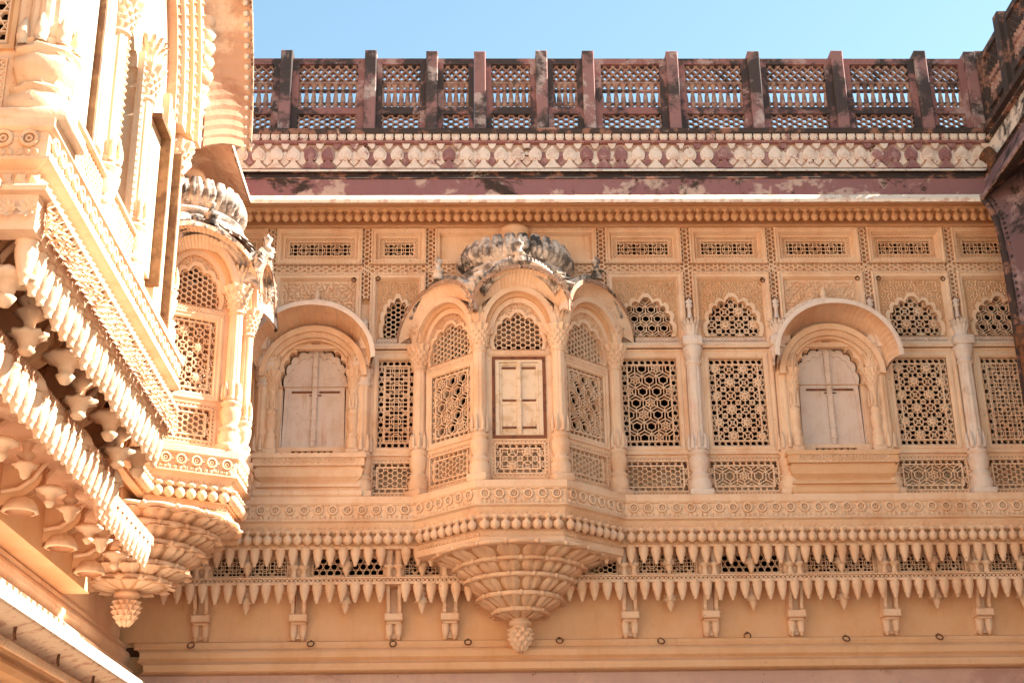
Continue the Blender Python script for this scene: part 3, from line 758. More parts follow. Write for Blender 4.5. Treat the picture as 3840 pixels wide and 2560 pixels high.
# pendant row A in front of the mezzanine grilles, row B under the band
BRK = [-1.98, -.93, -.31, 1.68, 2.58, 3.53, 4.59, 5.63]       # bracket positions along the back range
def xs(px, z, w_): return px
def pend_rows(parent, fr, u0, u1, za, zb, wa, wb, skip=None, pitch=.137):
    n = int((u1-u0)/pitch)
    for i in range(n):
        u = u0+(i+.5)*(u1-u0)/n
        if skip and skip(u): continue
        s_ = random.uniform(.96, 1.05)
        put('pendant', PEND, parent, at(fr, u+random.uniform(-.003, .003), wa, za) @ Matrix.Diagonal((1, 1, s_*.95, 1)))
        put('pendant', PEND, parent, at(fr, u+random.uniform(-.003, .003), wb, zb) @ Matrix.Diagonal((1, 1, s_, 1)))
SKIP = lambda u: any(abs(u-b) < .02 for b in BRK) or (-.02 < u < .95)
pend_rows(BACK, B0, -3.5, 6.9, 5.42, 5.035, .33, .29, SKIP)
mb = MB(); mb.box(-3.6, 6.9, .10, .36, 5.40, 5.445); part('band', mb, 'cream', BACK)
mb = MB(); mb.box(-3.6, 6.9, 0, .24, 5.021, 5.099); part('recess', mb, 'recess', BACK)
mb = MB(); mb.box(-3.6, 6.9, 0, .305, 5.03, 5.045); mb.box(-3.6, 6.9, 0, .305, 5.088, 5.10); mb.box(-3.6, 6.9, 0, .32, 5.016, 5.031)
bars(mb, pat_cross(rect(-3.6, 6.9, 5.045, 5.088), .034), .012, .24, .29); part('pierced_band', mb, 'cream', BACK)
# mezzanine screens between brackets
MZ = [(-3.3, -2.13, 'C'), (-1.83, -1.06, 'B'), (-.82, -.42, 'C'), (-.2, .2, 'H'), (.8, 1.55, 'H'), (1.80, 2.44, 'C'), (2.74, 3.38, 'B'), (3.69, 4.44, 'C'), (4.75, 5.48, 'C'), (5.79, 6.6, 'C')]
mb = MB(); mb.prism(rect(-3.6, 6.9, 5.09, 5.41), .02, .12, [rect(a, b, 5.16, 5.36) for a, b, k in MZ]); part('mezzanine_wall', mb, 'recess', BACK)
for a, b, k in MZ:
    mb = MB()
    for r in band_rects(a-.07, b+.07, 5.10, 5.40, .055): bars(mb, pat_cross(r, .028), .011, .12, .134)
    mb.frame(a-.015, b+.015, 5.145, 5.375, [(0, .12), (0, .136), (.014, .136), (.014, .09)])
    f = part('mezzanine_window', mb, 'cream', BACK)
    mb = MB(); pl = rect(a, b, 5.16, 5.36)
    s_ = pat_C(pl, .042) if k == 'C' else (pat_star(pl, .07) if k == 'B' else pat_hex(pl, .034))
    bars(mb, s_, .0085, .08, .10); part('grille', mb, 'cream', f)
def bracket(parent, fr, u, zt=5.02, wmax=.26):
    """paired tapering corbel legs on a stepped block against the wall"""
    mb = MB()
    mb.box(-.085, .085, 0, .05, 4.47, 5.02)                       # back plate
    mb.box(-.100, .100, 0, .18, 4.645, 4.725, .01)                  # cross block
    mb.box(-.08, .08, 0, .14, 4.615, 4.645, .01)
    for s_ in (-1, 1):
        # upper S-shaped scrolls from block up to band
        prof = [(wmax-.02, zt), (wmax-.02, zt-.07), (wmax-.06, zt-.13), (.17, zt-.18), (.15, zt-.23), (.16, zt-.27), (.13, zt-.31)]
        for (w0, z0), (w1, z1) in zip(prof, prof[1:]):
            mb.add([(s_*.062-.018, 0, z0), (s_*.062+.018, 0, z0), (s_*.062+.018, -w0, z0), (s_*.062-.018, -w0, z0), (s_*.062-.018, 0, z1), (s_*.062+.018, 0, z1), (s_*.062+.018, -w1, z1), (s_*.062-.018, -w1, z1)],
                   [(3, 2, 6, 7), (2, 1, 5, 6), (0, 3, 7, 4)])
    b = part('bracket', mb, 'cream', parent, at(fr, u))
    for s_ in (-1, 1):
        mb = MB(); mb.lathe([(.040, 4.62), (.050, 4.612), (.042, 4.60), (.046, 4.58), (.036, 4.51), (.039, 4.50), (.028, 4.49), (.020, 4.455), (0, 4.445)], 8, cu=s_*.052, cw=.075); part('pendant', mb, 'cream', b, at(fr, u), True)
    mb = MB(); mb.lathe([(.02, 4.62), (.025, 4.60), (.01, 4.54), (0, 4.53)], 6, cw=.05); part('leaf', mb, 'cream', b, at(fr, u), True)
    # capital piece in the mezzanine row
    mb = MB(); mb.box(-.11, .11, .1, .2, 5.10, 5.41)
    for s_ in (-1, 1): mb.lathe([(.045, 5.41), (.05, 5.38), (.04, 5.36), (.045, 5.33), (.035, 5.25), (.06, 5.24), (.065, 5.22), (.03, 5.20), (.025, 5.16), (.04, 5.12), (.03, 5.10)], 10, cu=s_*.055, cw=.24)
    part('capital', mb, 'cream', b, at(fr, u), True)
for x in BRK: bracket(BACK, B0, x)
for i, x in enumerate([-2.55, -1.46, -.62, 2.13, 3.05, 4.06, 5.10, 6.08]):
    put('pendant', BIGPEND, BACK, at(B0, x, .21, 5.42)); put('pendant', BIGPEND, BACK, at(B0, x, .17, 5.02))

# ------------------------------------------------------------------ cornice over the storey
CP = [(-.27, 9.66), (.08, 9.62), (.43, 9.405), (.455, 9.365), (.47, 9.365), (.475, 9.405), (.43, 9.482), (.36, 9.515), (.32, 9.75), (.335, 9.765), (.30, 9.79), (.24, 9.80), (.21, 9.885), (.265, 9.89), (.265, 9.905), (.20, 9.955), (.165, 9.965), (.15, 10.31), (.20, 10.32), (.21, 10.345), (.16, 10.35), (.15, 10.43), (.215, 10.44), (.225, 10.50), (.20, 10.52), (-.6, 10.52)]
def cornice(parent, i0, i1, sel):
    k = {'soffit': (0, 2, 'ochre'), 'drip_edge': (2, 4, 'edge'), 'cornice_lip': (4, 6, 'lip'), 'fascia': (6, 8, 'fascia'), 'dark_band': (8, 13, 'dark'), 'string_course': (13, 16, 'lip'), 'carved_band': (16, 17, 'bandback'), 'cornice': (17, 21, 'redclean'), 'coping': (21, 25, 'dark')}
    for n, (a, b, m) in k.items():
        if sel and n in sel: m = sel[n]
        mb = MB(); mb.sweep(CORN, CP[a:b+1], i0, i1); part(n, mb, m, parent)
cornice(BACK, 1, 2, None)
# plaster fillet and bud row under the cornice
mb = MB(); mb.sweep(CORN, [(.1, 9.64), (.02, 9.60), (.0, 9.56), (-.02, 9.545), (.03, 9.54), (.03, 9.525), (-.03, 9.51), (-.26, 9.50)], 1, 2)
mb.sweep(CORN, [(-.26, 9.52), (-.15, 9.38), (-.20, 9.375), (-.27, 9.37)], 1, 2); part('fillet', mb, 'ochre', BACK)
BUDO = turned('lotus_bud', [(.03, .075), (.048, .062), (.048, .045), (.022, .035), (.022, .02), (.046, -.005), (.050, -.035), (.036, -.065), (.016, -.082), (0, -.088)], 8, 'ochre')
row(BACK, BUDO, 'lotus_bud', (-3.1, -.46), (6.42, -.46), .108, 9.46)
for i in range(44): put('leaf_motif', MOTR if random.random() < .2 or i in (4, 5, 12, 38, 39, 41) else MOT, BACK, at(B0, -2.93+(i+.5)*9.16/44, .648, 9.975+random.uniform(-.004, .004)))
def poly_mesh(name, pl, w1, m):
    mb = MB(); mb.prism(pl, 0, w1); return mb.mesh(name, M[m])
MA = [poly_mesh('leaf_tip', [(-.05, .0), (.05, .0), (.028, -.055), (0, -.075), (-.028, -.055)], .04, m) for m in ('mixed', 'redclean')]
MB_ = [poly_mesh('trefoil', [(-.06, .03), (-.03, .06), (0, .085), (.03, .06), (.06, .03), (.035, -.02), (.05, -.06), (0, -.11), (-.05, -.06), (-.035, -.02)], .03, m) for m in ('mixed', 'redclean')]
for i in range(45):
    u = -2.93+i*9.16/44
    put('leaf_tip', MA[random.random() < .15], BACK, at(B0, u, .648, 10.31)); put('trefoil', MB_[random.random() < .2], BACK, at(B0, u, .648, 10.125))
row(BACK, SCA, 'scallop', (-2.95, -.66), (6.25, -.66), .115, 10.44)

# ------------------------------------------------------------------ roof balustrade
def balustrade(name, label, fr, posts, zb=10.505, mp='redpost', mr='red'):
    T = thing(name, label, 'balustrade', (fr.translation.x, fr.translation.y, zb))
    W0, W1 = .46, .58
    for i, x in enumerate(posts):
        mb = MB(); mb.box(-.073, .073, .34, .645, zb, 11.665+random.uniform(-.01, .01), .012)
        part('post', mb, mp, T, at(fr, x))
    for a, b in zip(posts, posts[1:]):
        a += .0745; b -= .0745; L_ = b-a
        if L_ < .1: continue
        e = .085 if L_ > .7 else .07; u0, u1 = a+e, b-e
        up = rect(u0, u1, 10.885, 11.50); lo = rect(u0, u1, 10.56, 10.79)
        mb = MB(); mb.prism(rect(a, b, zb, 11.585), W0, W1, [up, lo], back=True)
        p = part('panel', mb, mr, T, fr)
        mb = MB(); bars(mb, pat_cross(rect(u0, u1, 11.25, 11.50), .074), .017, W0+.02, W1-.03)
        bars(mb, pat_hex(lo, .042), .017, W0+.04, W1-.03)
        mb.box(u0, u1, W0+.02, W1-.03, 11.238, 11.262); part('lattice', mb, 'lattice' if mr == 'red' else mr, p, fr)
        n = max(2, int(round(L_/.108))); bal = MB()
        for k in range(n+1):
            u = u0+k*(u1-u0)/n
            me = BAL if k not in (0, n) else BAL
            put('baluster', BAL, p, at(fr, u, (W0+W1)/2-.01, 0))
        mb = MB()
        mb.box(u0, u1, W0+.03, W1-.04, 11.135, 11.165); mb.box(u0, u1, W0+.03, W1-.04, 10.96, 10.975)
        part('rail', mb, 'red', p, fr)
    return T
mb = MB(); mb.lathe([(.02, 10.885), (.034, 10.90), (.02, 10.925), (.042, 10.945), (.046, 10.965), (.034, 10.985), (.031, 11.05), (.019, 11.125), (.038, 11.14), (.046, 11.16), (.025, 11.19), (.036, 11.205), (.048, 11.24)], 8, sq=.8)
BAL = mb.mesh('baluster', M['lattice'], True)
balustrade('balustrade', 'dark red sandstone balustrade with square posts along the top of the long range', B0, [-3.39, -2.352, -1.308, -.546, .05, .82, 1.403, 2.457, 3.484, 4.537, 5.59, 6.22])

# ------------------------------------------------------------------ oriels
def ridge_pt(c, a, r, z): return (c[0]+r*cos(a), c[1]+r*sin(a), z)
def petal_mesh(name, prof, dang, h, m, n=6, tip=.02):
    """teardrop petal lying on a turned profile (local axis z), centred on angle -90deg"""
    mb = MB(); K = len(prof)-1
    def P(s_, t):
        f = t*K; k = min(int(f), K-1); q = f-k; r = prof[k][0]*(1-q)+prof[k+1][0]*q; z = prof[k][1]*(1-q)+prof[k+1][1]*q
        wd = (sin(pi*min(1, .12+.95*t*.72)))**.8
        a = -pi/2+(s_-.5)*dang*wd
        b = h*(.25+.75*abs(sin(2*pi*s_*1.0)))*sin(pi*min(1, max(0, s_)))**.5*(sin(pi*t*.8+.25))
        r += b+(tip*(t-.85)/.15 if t > .85 else 0)
        if t > .9: z -= tip*.4
        return (r*cos(a), r*sin(a), z)
    mb.grid(P, 8, n); return mb.mesh(name, M[m], True)
def oriel(label, P, zoff, mats, dome_c, dome_s, bowl_c, bowls, outs, doors, arch=None):
    """P: four plan points of the sill edge, left to right seen from outside"""
    cx = sum(p[0] for p in P)/4; cy = sum(p[1] for p in P)/4
    T = thing('oriel', label, 'oriel', (cx, cy, 4.3))
    full = PATH; i0 = full.index(P[0]) if P[0] in full else 0
    band_set(T, i0, i0+3)
    # stepped underside below the bud row
    mb = MB(); mb.sweep(PATH, [(-.10, 5.44), (-.13, 5.43), (-.14, 5.37), (-.10, 5.36), (-.11, 5.29), (-.18, 5.27), (-.40, 5.265)], i0, i0+3)
    u = [offs(PATH, i0+k, -.38) for k in range(4)]; mb.add([(a[0], a[1], 5.266) for a in u], [(0, 1, 2, 3)])
    for k in range(3):
        a = Vector(offs(PATH, i0+k, -.137)); b = Vector(offs(PATH, i0+k+1, -.137)); R_ = FR(a.x, a.y, math.atan2(b.y-a.y, b.x-a.x)); t = MB()
        bars(t, pat_cross(rect(0, (b-a).length, 5.375, 5.43), .028), .011, 0, .012); mb.add([tuple(R_ @ Vector(v)) for v in t.v], t.f)
    part('underside', mb, mats.get('band', 'cream'), T)
    # facets
    wp = [offs(PATH, i0+k, -.19) for k in range(4)]
    for k in range(3):
        a, b = Vector(wp[k]), Vector(wp[k+1]); L_ = (b-a).length; fr = FR(a.x, a.y, math.atan2(b.y-a.y, b.x-a.x))
        uc = L_/2; aw = min(L_*.5-.10, .36); ah = .40
        ar = arch_poly(uc, 7.52, aw-.05, ah, 7, .09, .12); arm = arch_poly(uc, 7.52, aw-.01, ah+.035, 7, .09, .13)
        gl = rect(uc-aw+.06, uc+aw-.06, 6.585, 7.40); al = rect(uc-aw-.0, uc+aw+.0, 6.03, 6.47)
        if doors[k]: gl = rect(uc-.30, uc+.30, 6.48, 7.44)
        body = [(0, 5.97), (L_, 5.97), (L_, 8.02)] + [(uc+(L_/2)*cos(pi*i/12), 8.02+.18*sin(pi*i/12)) for i in range(1, 12)] + [(0, 8.02)]
        mb = MB(); mb.prism(body, -.09, 0, [ar, gl, al], back=True); part('facet_wall', mb, 'cream', T, fr)
        mb = MB(); mb.prism(arm, 0, .022, [arch_poly(uc, 7.521, aw-.054, ah-.004, 7, .09, .12)])
        mb.box(uc-aw-.02, uc+aw+.02, 0, .012, 7.455, 7.51); bars(mb, pat_cross(rect(uc-aw-.02, uc+aw+.02, 7.457, 7.508), .026), .010, .012, .02)
        win = part('arched_window', mb, 'cream', T, fr)
        mb = MB(); bars(mb, pat_hex(ar, .036), .0105, -.045, -.02); part('grille', mb, 'cream', win, fr)
        mb = MB(); foliage(mb, .03, L_-.03, 7.54, 8.12, arm, uc, 7.5, .003, .026, .058, .025, .035); part('carved_foliage', mb, 'cream', win, fr)
        # ring mouldings stepping outward under the eave
        for (r0, h0, r1, h1, w0, w1, m_) in ((L_/2+.02, .60, L_/2-.045, .54, 0, .16, 'cream'), (L_/2-.045, .54, L_/2-.085, .50, 0, .10, 'ochre'), (L_/2-.085, .50, L_/2-.14, .44, 0, .055, 'cream')):
            mb = MB(); mb.prism(smooth_arch(uc, 7.70, r0, h0-.06)+smooth_arch(uc, 7.70, r1, h1-.06)[::-1], w0, w1)
            if m_ == 'ochre':
                for i in range(70):
                    a_ = pi*(i+.5)/70
                    for q in (.012, .030): mb.leaf((uc-(r1+q)*cos(a_), 7.70+(h1-.06+q)*sin(a_)), pi/2-a_, .014, .010, .10, .012)
            part('arch_band', mb, m_, win, fr)
        if doors[k]:
            # shutter with frame
            u0, u1, z0, z1 = uc-.30, uc+.30, 6.48, 7.44
            mb = MB(); mb.frame(u0, u1, z0, z1, [(0, -.05), (0, .012), (.035, .012), (.035, -.05)]); d = part('door_frame', mb, 'brown', T, fr)
            mb = MB(); mb.frame(u0+.036, u1-.036, z0+.004, z1-.02, [(0, -.05), (0, .002), (.045, .002), (.045, -.03)]); part('inner_frame', mb, 'woodwarm', d, fr)
            for s_ in (-1, 1):
                x0, x1 = (u0+.083, uc-.004) if s_ < 0 else (uc+.004, u1-.083)
                mb = MB(); mb.box(x0, x1, -.06, -.025, z0+.055, z1-.07)
                mb.frame(x0, x1, z0+.055, z1-.07, [(0, -.026), (0, -.012), (.022, -.012), (.028, -.022)])
                mb.box(x0+.02, x1-.02, -.03, -.016, 6.88, 6.93, .004)
                s2 = part('shutter', mb, 'woodwarm', T, fr)
                for zz in (6.60, 6.915, 7.30):
                    mb = MB(); mb.box(x0+.03, x1-.03, -.02, -.008, zz, zz+.022); part('iron_strap', mb, 'brown', s2, fr)
            mb = MB(); mb.box(uc-.022, uc+.022, -.025, .008, z0+.05, z1-.06, .006)
            for i in range(10): mb.box(uc-.028, uc+.028, -.02, .012, z0+.10+i*.085, z0+.125+i*.085, .004)
            part('astragal', mb, 'woodwarm', T, fr)
        else:
            g0, g1 = gl[0][0], gl[1][0]
            mb = MB(); mb.frame(g0-.07, g1+.07, 6.51, 7.46-.01, [(0, 0), (0, .02), (.018, .02), (.028, .008), (.055, .012), (.07, -.005), (.07, -.03)]); sw = part('screen_window', mb, 'cream', T, fr)
            grille(sw, fr, g0, g1, 6.585, 7.40, arch[k] if arch else 'A', -.07, -.02, border=.05)
        lower_panel(al[0][0], al[1][0], 6.03, 6.47, T, fr, .008, ('H', 'B', 'H')[k] if L_ > .6 else 'S')
    mb = MB(); mb.sweep(PATH, [(-.36, 5.97), (-.36, 6.47)], i0, i0+3); part('sill_wall', mb, 'cream', T)
    # columns at the corners
    for k in range(4):
        q = offs(PATH, i0+k, -.135); fr = FR(q[0], q[1], 0)
        d = Vector((P[min(k+1, 3)][0]-P[max(k-1, 0)][0], P[min(k+1, 3)][1]-P[max(k-1, 0)][1])); fr = FR(q[0], q[1], math.atan2(d.y, d.x))
        column(T, fr, 0, 0, 5.96, 7.74, .085); leaf_bracket(T, fr, 0, .0, 7.75, .30, .11)
    # eaves
    zo = zoff
    E = outs
    for k in range(3):
        Q0, Q1 = offs(PATH, i0+k, -.08), offs(PATH, i0+k+1, -.08)
        canopy(T, E[k], E[k+1], Q0, Q1, 7.88+zo*.5, .31, 7.84+zo, .54, m_top='stained' if k == 1 else 'pale', th=.03)
    # roof: lotus rings, cap
    (dx, dy), s_ = dome_c, dome_s
    base = [(1.13, 8.37), (1.10, 8.41), (1.04, 8.45), (.99, 8.50), (.94, 8.56), (.99, 8.585), (.97, 8.62), (.88, 8.635), (.87, 8.67), (.91, 8.69)]
    ring2 = [(.90, 8.69), (.93, 8.74), (.90, 8.82), (.80, 8.92), (.68, 8.99), (.56, 9.02), (.40, 9.06), (.30, 9.12), (.24, 9.19), (.20, 9.22), (.25, 9.245), (.28, 9.29), (.25, 9.335), (.15, 9.36), (.0, 9.37)]
    sc = lambda pr: [(r*s_, z) for r, z in pr]
    D = at(I4, dx, -dy, 0)
    mb = MB(); mb.lathe(sc(base), 60, mod=lambda a, z, k: 1+(.03*abs(sin(15*a)) if k in (1, 2, 3) else 0)); dm = part('dome', mb, 'stained', T, D, True)
    mb = MB(); mb.lathe(sc(ring2[:7]), 48); part('drum', mb, 'pale', dm, D, True)
    mb = MB(); mb.lathe(sc(ring2[6:]), 36, mod=lambda a, z, k: 1+(.10*abs(cos(9*a)) if k < 3 else 0)); part('dome_cap', mb, 'cream', dm, D, True)
    pm = petal_mesh('petal', [(.84*s_, 8.66), (.88*s_, 8.69), (.95*s_, 8.75), (.97*s_, 8.83), (.92*s_, 8.93), (.86*s_, 9.0)], 2*pi/26*1.0, .045, 'stained', 9, .03)
    for i in range(26): put('petal', pm, dm, D @ Matrix.Rotation(2*pi*(i+.5)/26, 4, 'Z'))
    pm = petal_mesh('petal', [(.97*s_, 8.53), (1.03*s_, 8.49), (1.10*s_, 8.43), (1.16*s_, 8.38)], 2*pi/30*.9, .03, mats.get('skirt', 'stained'), 6, .03)
    for i in range(30): put('petal', pm, dm, D @ Matrix.Rotation(2*pi*i/30, 4, 'Z'))
    # little gable crest over each eave
    for k in range(3):
        Q0, Q1 = Vector(E[k]), Vector(E[k+1]); ein = [Vector(offs(PATH, i0+k+j, -.08)) for j in (0, 1)]
        sI = .30 if k == 1 else .42; A0, A1 = Q0.lerp(ein[0], sI), Q1.lerp(ein[1], sI); L_ = (A1-A0).length; fr = FR(A0.x, A0.y, math.atan2((A1-A0).y, (A1-A0).x))
        zb = 7.86+zo; ha = L_/2
        def ap(r, h, n=24, a0=.16): return [(ha-r*cos(pi*(a0+(1-2*a0)*i/n)), zb+h*sin(pi*(a0+(1-2*a0)*i/n))) for i in range(n+1)]
        mb = MB(); mb.prism(ap(ha*.96, .66)+ap(ha*.86, .50)[::-1], -.12, -.02); mb.prism(ap(ha*1.0, .585)+ap(ha*.94, .545)[::-1], -.10, .02)
        for i in range(26 if k == 1 else 0):
            a_ = pi*(.18+.64*i/25); mb.tube([(ha-ha*.92*cos(a_), .01, zb+.56*sin(a_)), (ha-ha*.97*cos(a_), -.04, zb+.62*sin(a_)), (ha-ha*.98*cos(a_), .03, zb+.69*sin(a_))], .024, 5)
        for e_ in ((-1, 1) if k == 1 else ()):
            for q in range(3):
                mb.tube([(ha+e_*(ha*.78+.05*q), .02, zb+.40-.06*q), (ha+e_*(ha*.84+.05*q), -.03, zb+.47-.06*q), (ha+e_*(ha*.93+.05*q), -.02, zb+.46-.06*q), (ha+e_*(ha*.93+.04*q), .02, zb+.38-.06*q)], [.05, .05, .04, .02], 7)
        cr = part('gable_crest', mb, 'stained', T, fr)
        mb = MB(); zk = zb+.70; mb.lathe([(.055, zk-.10), (.075, zk-.06), (.05, zk-.01), (.09, zk), (.035, zk+.04), (.028, zk+.09), (.05, zk+.12), (.055, zk+.145), (.02, zk+.17), (.0, zk+.21)], 12, cu=L_/2, cw=.02, mod=lambda a, z, k: 1+(.15*cos(6*a) if k == 3 else 0)); part('finial', mb, 'stained', cr, fr, True)
    # inverted lotus bowls
    bx, by = bowl_c; B = at(I4, bx, -by, 0)
    for j, (R_, zt, zb_, rb, n) in enumerate(bowls):
        prof = [(rb, zb_), (rb+(R_-rb)*.35, zb_+(zt-zb_)*.22), (rb+(R_-rb)*.70, zb_+(zt-zb_)*.58), (R_*.92, zt-.035), (R_*.99, zt-.030), (R_*1.02, zt-.008), (R_*.98, zt+.016), (R_*.80, zt+.010)]
        mb = MB(); mb.lathe(prof, n*6, mod=lambda a, z, k, n=n: 1+(.05*abs(sin(n*a*.5)) if k in (3, 4, 5, 6) else 0)); bw_ = part('bowl', mb, 'recess', T, B, True)  # bowl body toned darker, shade between the petals is in its colour
        mb = MB(); mb.lathe([(r_+.004, z_) for r_, z_ in prof[3:]], n*6, mod=lambda a, z, k, n=n: 1+.05*abs(sin(n*a*.5))); part('rim', mb, 'cream', bw_, B, True)
        pm = petal_mesh('petal', prof[:5], 2*pi/n*.90, .075*(.6+R_*.5), 'cream', 8, .05)
        for i in range(n): put('petal', pm, bw_, B @ Matrix.Rotation(2*pi*(i+.5)/n, 4, 'Z'))
        kn = MB(); kn.lathe([(0, .028), (.026, .016), (.032, 0), (.024, -.022), (0, -.034)], 7); km = kn.mesh('rim_knob', M['cream'], True)
        mb = MB()
        for i in range(n):
            a_ = 2*pi*(i)/n; t = [(x+R_*1.02*cos(a_), y+R_*1.02*sin(a_), z+zt-.005) for x, y, z in kn.v]; mb.add(t, kn.f)
        part('rim_knobs', mb, 'cream', bw_, B, True)
    zt = bowls[-1][2]; rb = bowls[-1][3]
    mb = MB(); mb.lathe([(rb, zt), (.09, zt-.01), (.125, zt-.025), (.13, zt-.06), (.10, zt-.075), (.085, zt-.09), (.09, zt-.11)], 20); part('neck', mb, 'cream', T, B, True)
    z0 = zt-.10
    pf = [(.075, z0), (.10, z0-.02), (.105, z0-.08), (.105, z0-.13), (.08, z0-.19), (.05, z0-.23), (.0, z0-.26)]
    mb = MB(); mb.lathe(pf, 16)
    for j in range(5):
        r = (.105, .113, .108, .085, .05)[j]; z = z0-.025-.048*j
        for i in range(10):
            a = 2*pi*(i+.5*(j % 2))/10; c, s2 = cos(a), sin(a); q = .034
            mb.add([(r*.9*c+s2*q, r*.9*s2-c*q, z+.02), (r*.9*c-s2*q, r*.9*s2+c*q, z+.02), (r*.8*c, r*.8*s2, z-.045), ((r+.045)*c, (r+.045)*s2, z+.012)], [(0, 1, 3), (1, 2, 3), (2, 0, 3)])
    part('finial', mb, 'cream', T, B)
    return T
BW = [(.93, 5.285, 5.13, .50, 18), (.71, 5.165, 5.00, .42, 16), (.60, 5.015, 4.84, .31, 14), (.45, 4.845, 4.70, .20, 12), (.285, 4.705, 4.63, .10, 10)]
oriel('central domed oriel with cream shutters, three curved eaves and tiered lotus bowls beneath', ORC, 0., {}, (.46, -.30), .70, (.46, -.24), BW,
      [(-.94, -.25), (-.06, -1.30), (1.04, -1.30), (1.87, -.25)], (False, True, False), 'AAA')
BW2 = [(1.02, 5.285, 5.13, .60, 20), (.84, 5.165, 5.00, .52, 18), (.70, 5.015, 4.84, .40, 16), (.56, 4.845, 4.72, .28, 14), (.40, 4.725, 4.65, .11, 12)]
oriel('sunlit corner oriel on the left wing with pierced screens, ribbed dome and lotus bowls beneath', ORL, -.13, {}, (-3.2, -1.75), .66, (-3.47, -1.78), BW2,
      [(-3.25, -3.02), (-2.27, -2.12), (-2.25, -1.06), (-3.2, -.60)], (False, False, False), 'BAB')

# ------------------------------------------------------------------ left wing
# local frame: u = y, outward = +x
WF = FR(-3.10, 0, pi/2)
band_set(WING, 2, 4)
mb = MB(); mb.sweep(PATH, [(-.30, 5.985), (-.02, 5.965), (0, 5.955), (0, 5.90), (-.02, 5.885), (-.035, 5.88), (-.04, 5.72), (-.01, 5.71), (-.01, 5.69), (-.09, 5.66), (-.11, 5.64), (-.075, 5.55), (-.06, 5.545), (-.01, 5.53), (.0, 5.515), (-.01, 5.49), (-.06, 5.485), (-.07, 5.27), (-.20, 5.265), (-.22, 5.50), (-1.35, 5.55)], 0, 2); part('sill_band', mb, 'cream', WING)
for a_, b_ in (((-4.5, -8.61), (-2.49, -8.61)), ((-2.49, -8.61), (-2.49, -4.72))): row(WING, ROS, 'rosette', a_, b_, .15, 5.835, .03)
mb = MB()
mb.sweep([(-6.5, -8.45), (-2.65, -8.45), (-2.65, -4.8), (-3.30, -4.72), (-3.30, -.3)], [(0, 5.97), (0, 9.5)], 2, 4)
part('wall', mb, 'cream', WING)
cornice(WING, 0, 1, {'soffit': 'brownunder', 'fascia': 'fascia'})
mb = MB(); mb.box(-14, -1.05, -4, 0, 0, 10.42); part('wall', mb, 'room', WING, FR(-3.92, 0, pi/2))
# projecting near bay, shell with openings
NB = FR(-2.64, -8.45, pi/2)
Ln = 3.68
op = [rect(.98, 1.28, 6.1, 7.7), arch_poly(1.92, 6.45, .30, .5, 7, .09, .1, st=.95), rect(2.55, 2.98, 6.35, 7.95)]
mb = MB(); mb.prism(rect(0, Ln, 5.97, 10.4), -.1, 0, op, back=True); part('bay_wall', mb, 'cream', WING, NB)
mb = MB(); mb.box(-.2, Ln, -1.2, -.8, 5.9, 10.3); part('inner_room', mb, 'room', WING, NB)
# end face toward the viewer
NE = FR(-2.64, -8.45, 0)
e0 = -1.6
mb = MB(); mb.prism(rect(e0, 0, 5.97, 10.4), -.1, 0, [rect(-.62, -.24, 6.62, 7.9)]); part('bay_wall', mb, 'cream', WING, NE)
mb = MB(); mb.frame(-.70, -.17, 6.54, 8.0, [(0, 0), (0, .03), (.03, .03), (.06, 0), (.08, -.03)]); sw = part('screen_window', mb, 'ochre', WING, NE)
grille(sw, NE, -.62, -.25, 6.62, 7.9, 'S', -.07, -.02, border=0)
lower_panel(-.80, -.20, 6.03, 6.48, WING, NE, .01, 'S')
column(WING, NE, .02, -.04, 5.96, 9.2, .165)
column(WING, NB, 1.42, .02, 5.96, 7.85, .105); leaf_bracket(WING, NB, 1.42, .02, 7.86, .34, .13)
column(WING, NB, 2.34, .02, 5.96, 7.85, .09); leaf_bracket(WING, NB, 2.34, .02, 7.86, .34, .12)
column(WING, NB, 3.56, .02, 5.96, 7.85, .09); leaf_bracket(WING, NB, 3.56, .02, 7.86, .34, .12)
# sill kerb with perforated face, shutters
mb = MB(); mb.box(.18, 3.5, 0, .10, 5.97, 6.06); mb.box(.18, 1.33, 0, .05, 6.06, 6.38); mb.box(.16, 1.35, 0, .09, 6.38, 6.43, .01)
bars(mb, pat_cross(rect(.2, 1.32, 6.08, 6.36), .04), .016, .05, .062)
mb.box(1.52, 2.24, 0, .06, 6.06, 6.38); mb.box(1.5, 2.25, 0, .09, 6.38, 6.43, .01); bars(mb, pat_cross(rect(1.54, 2.22, 6.08, 6.36), .04), .016, .06, .072)
part('sill_kerb', mb, 'cream', WING, NB)
mb = MB(); mb.box(.34, .86, .0, .045, 6.43, 8.9)
for u in (.52, .69): mb.box(u-.006, u+.006, .045, .05, 6.43, 8.9)
sh = part('shutter', mb, 'pale', WING, NB)
mb = MB(); mb.box(.885, .93, 0, .085, 6.40, 9.2); mb.box(.93, .955, 0, .05, 6.40, 9.2); part('door_frame', mb, 'brown2', WING, NB)
mb = MB(); mb.box(1.02, 1.28, -.04, .05, 6.43, 9.2); mb.box(1.08, 1.22, .05, .065, 6.5, 9.1, .01); part('pilaster', mb, 'cream', WING, NB)
for (u, w_) in ((1.58, .03), (1.66, .05), (2.16, .05), (2.23, .03)):
    mb = MB(); mb.box(u-.012, u+.012, 0, w_, 6.43, 7.95)
    for i in range(24): mb.leaf((u, 6.5+i*.06), pi/2, .05, .035, w_, .02)
    part('leaf_strip', mb, 'cream', WING, NB)
mb = MB(); mb.box(2.62, 2.95, .0, .03, 6.35, 7.9); part('shutter', mb, 'cream', WING, NB)
mb = MB(); mb.box(2.96, 3.0, 0, .11, 6.3, 7.62); mb.box(2.60, 3.0, .0, .11, 7.62, 7.66); part('door_frame', mb, 'brown2', WING, NB)
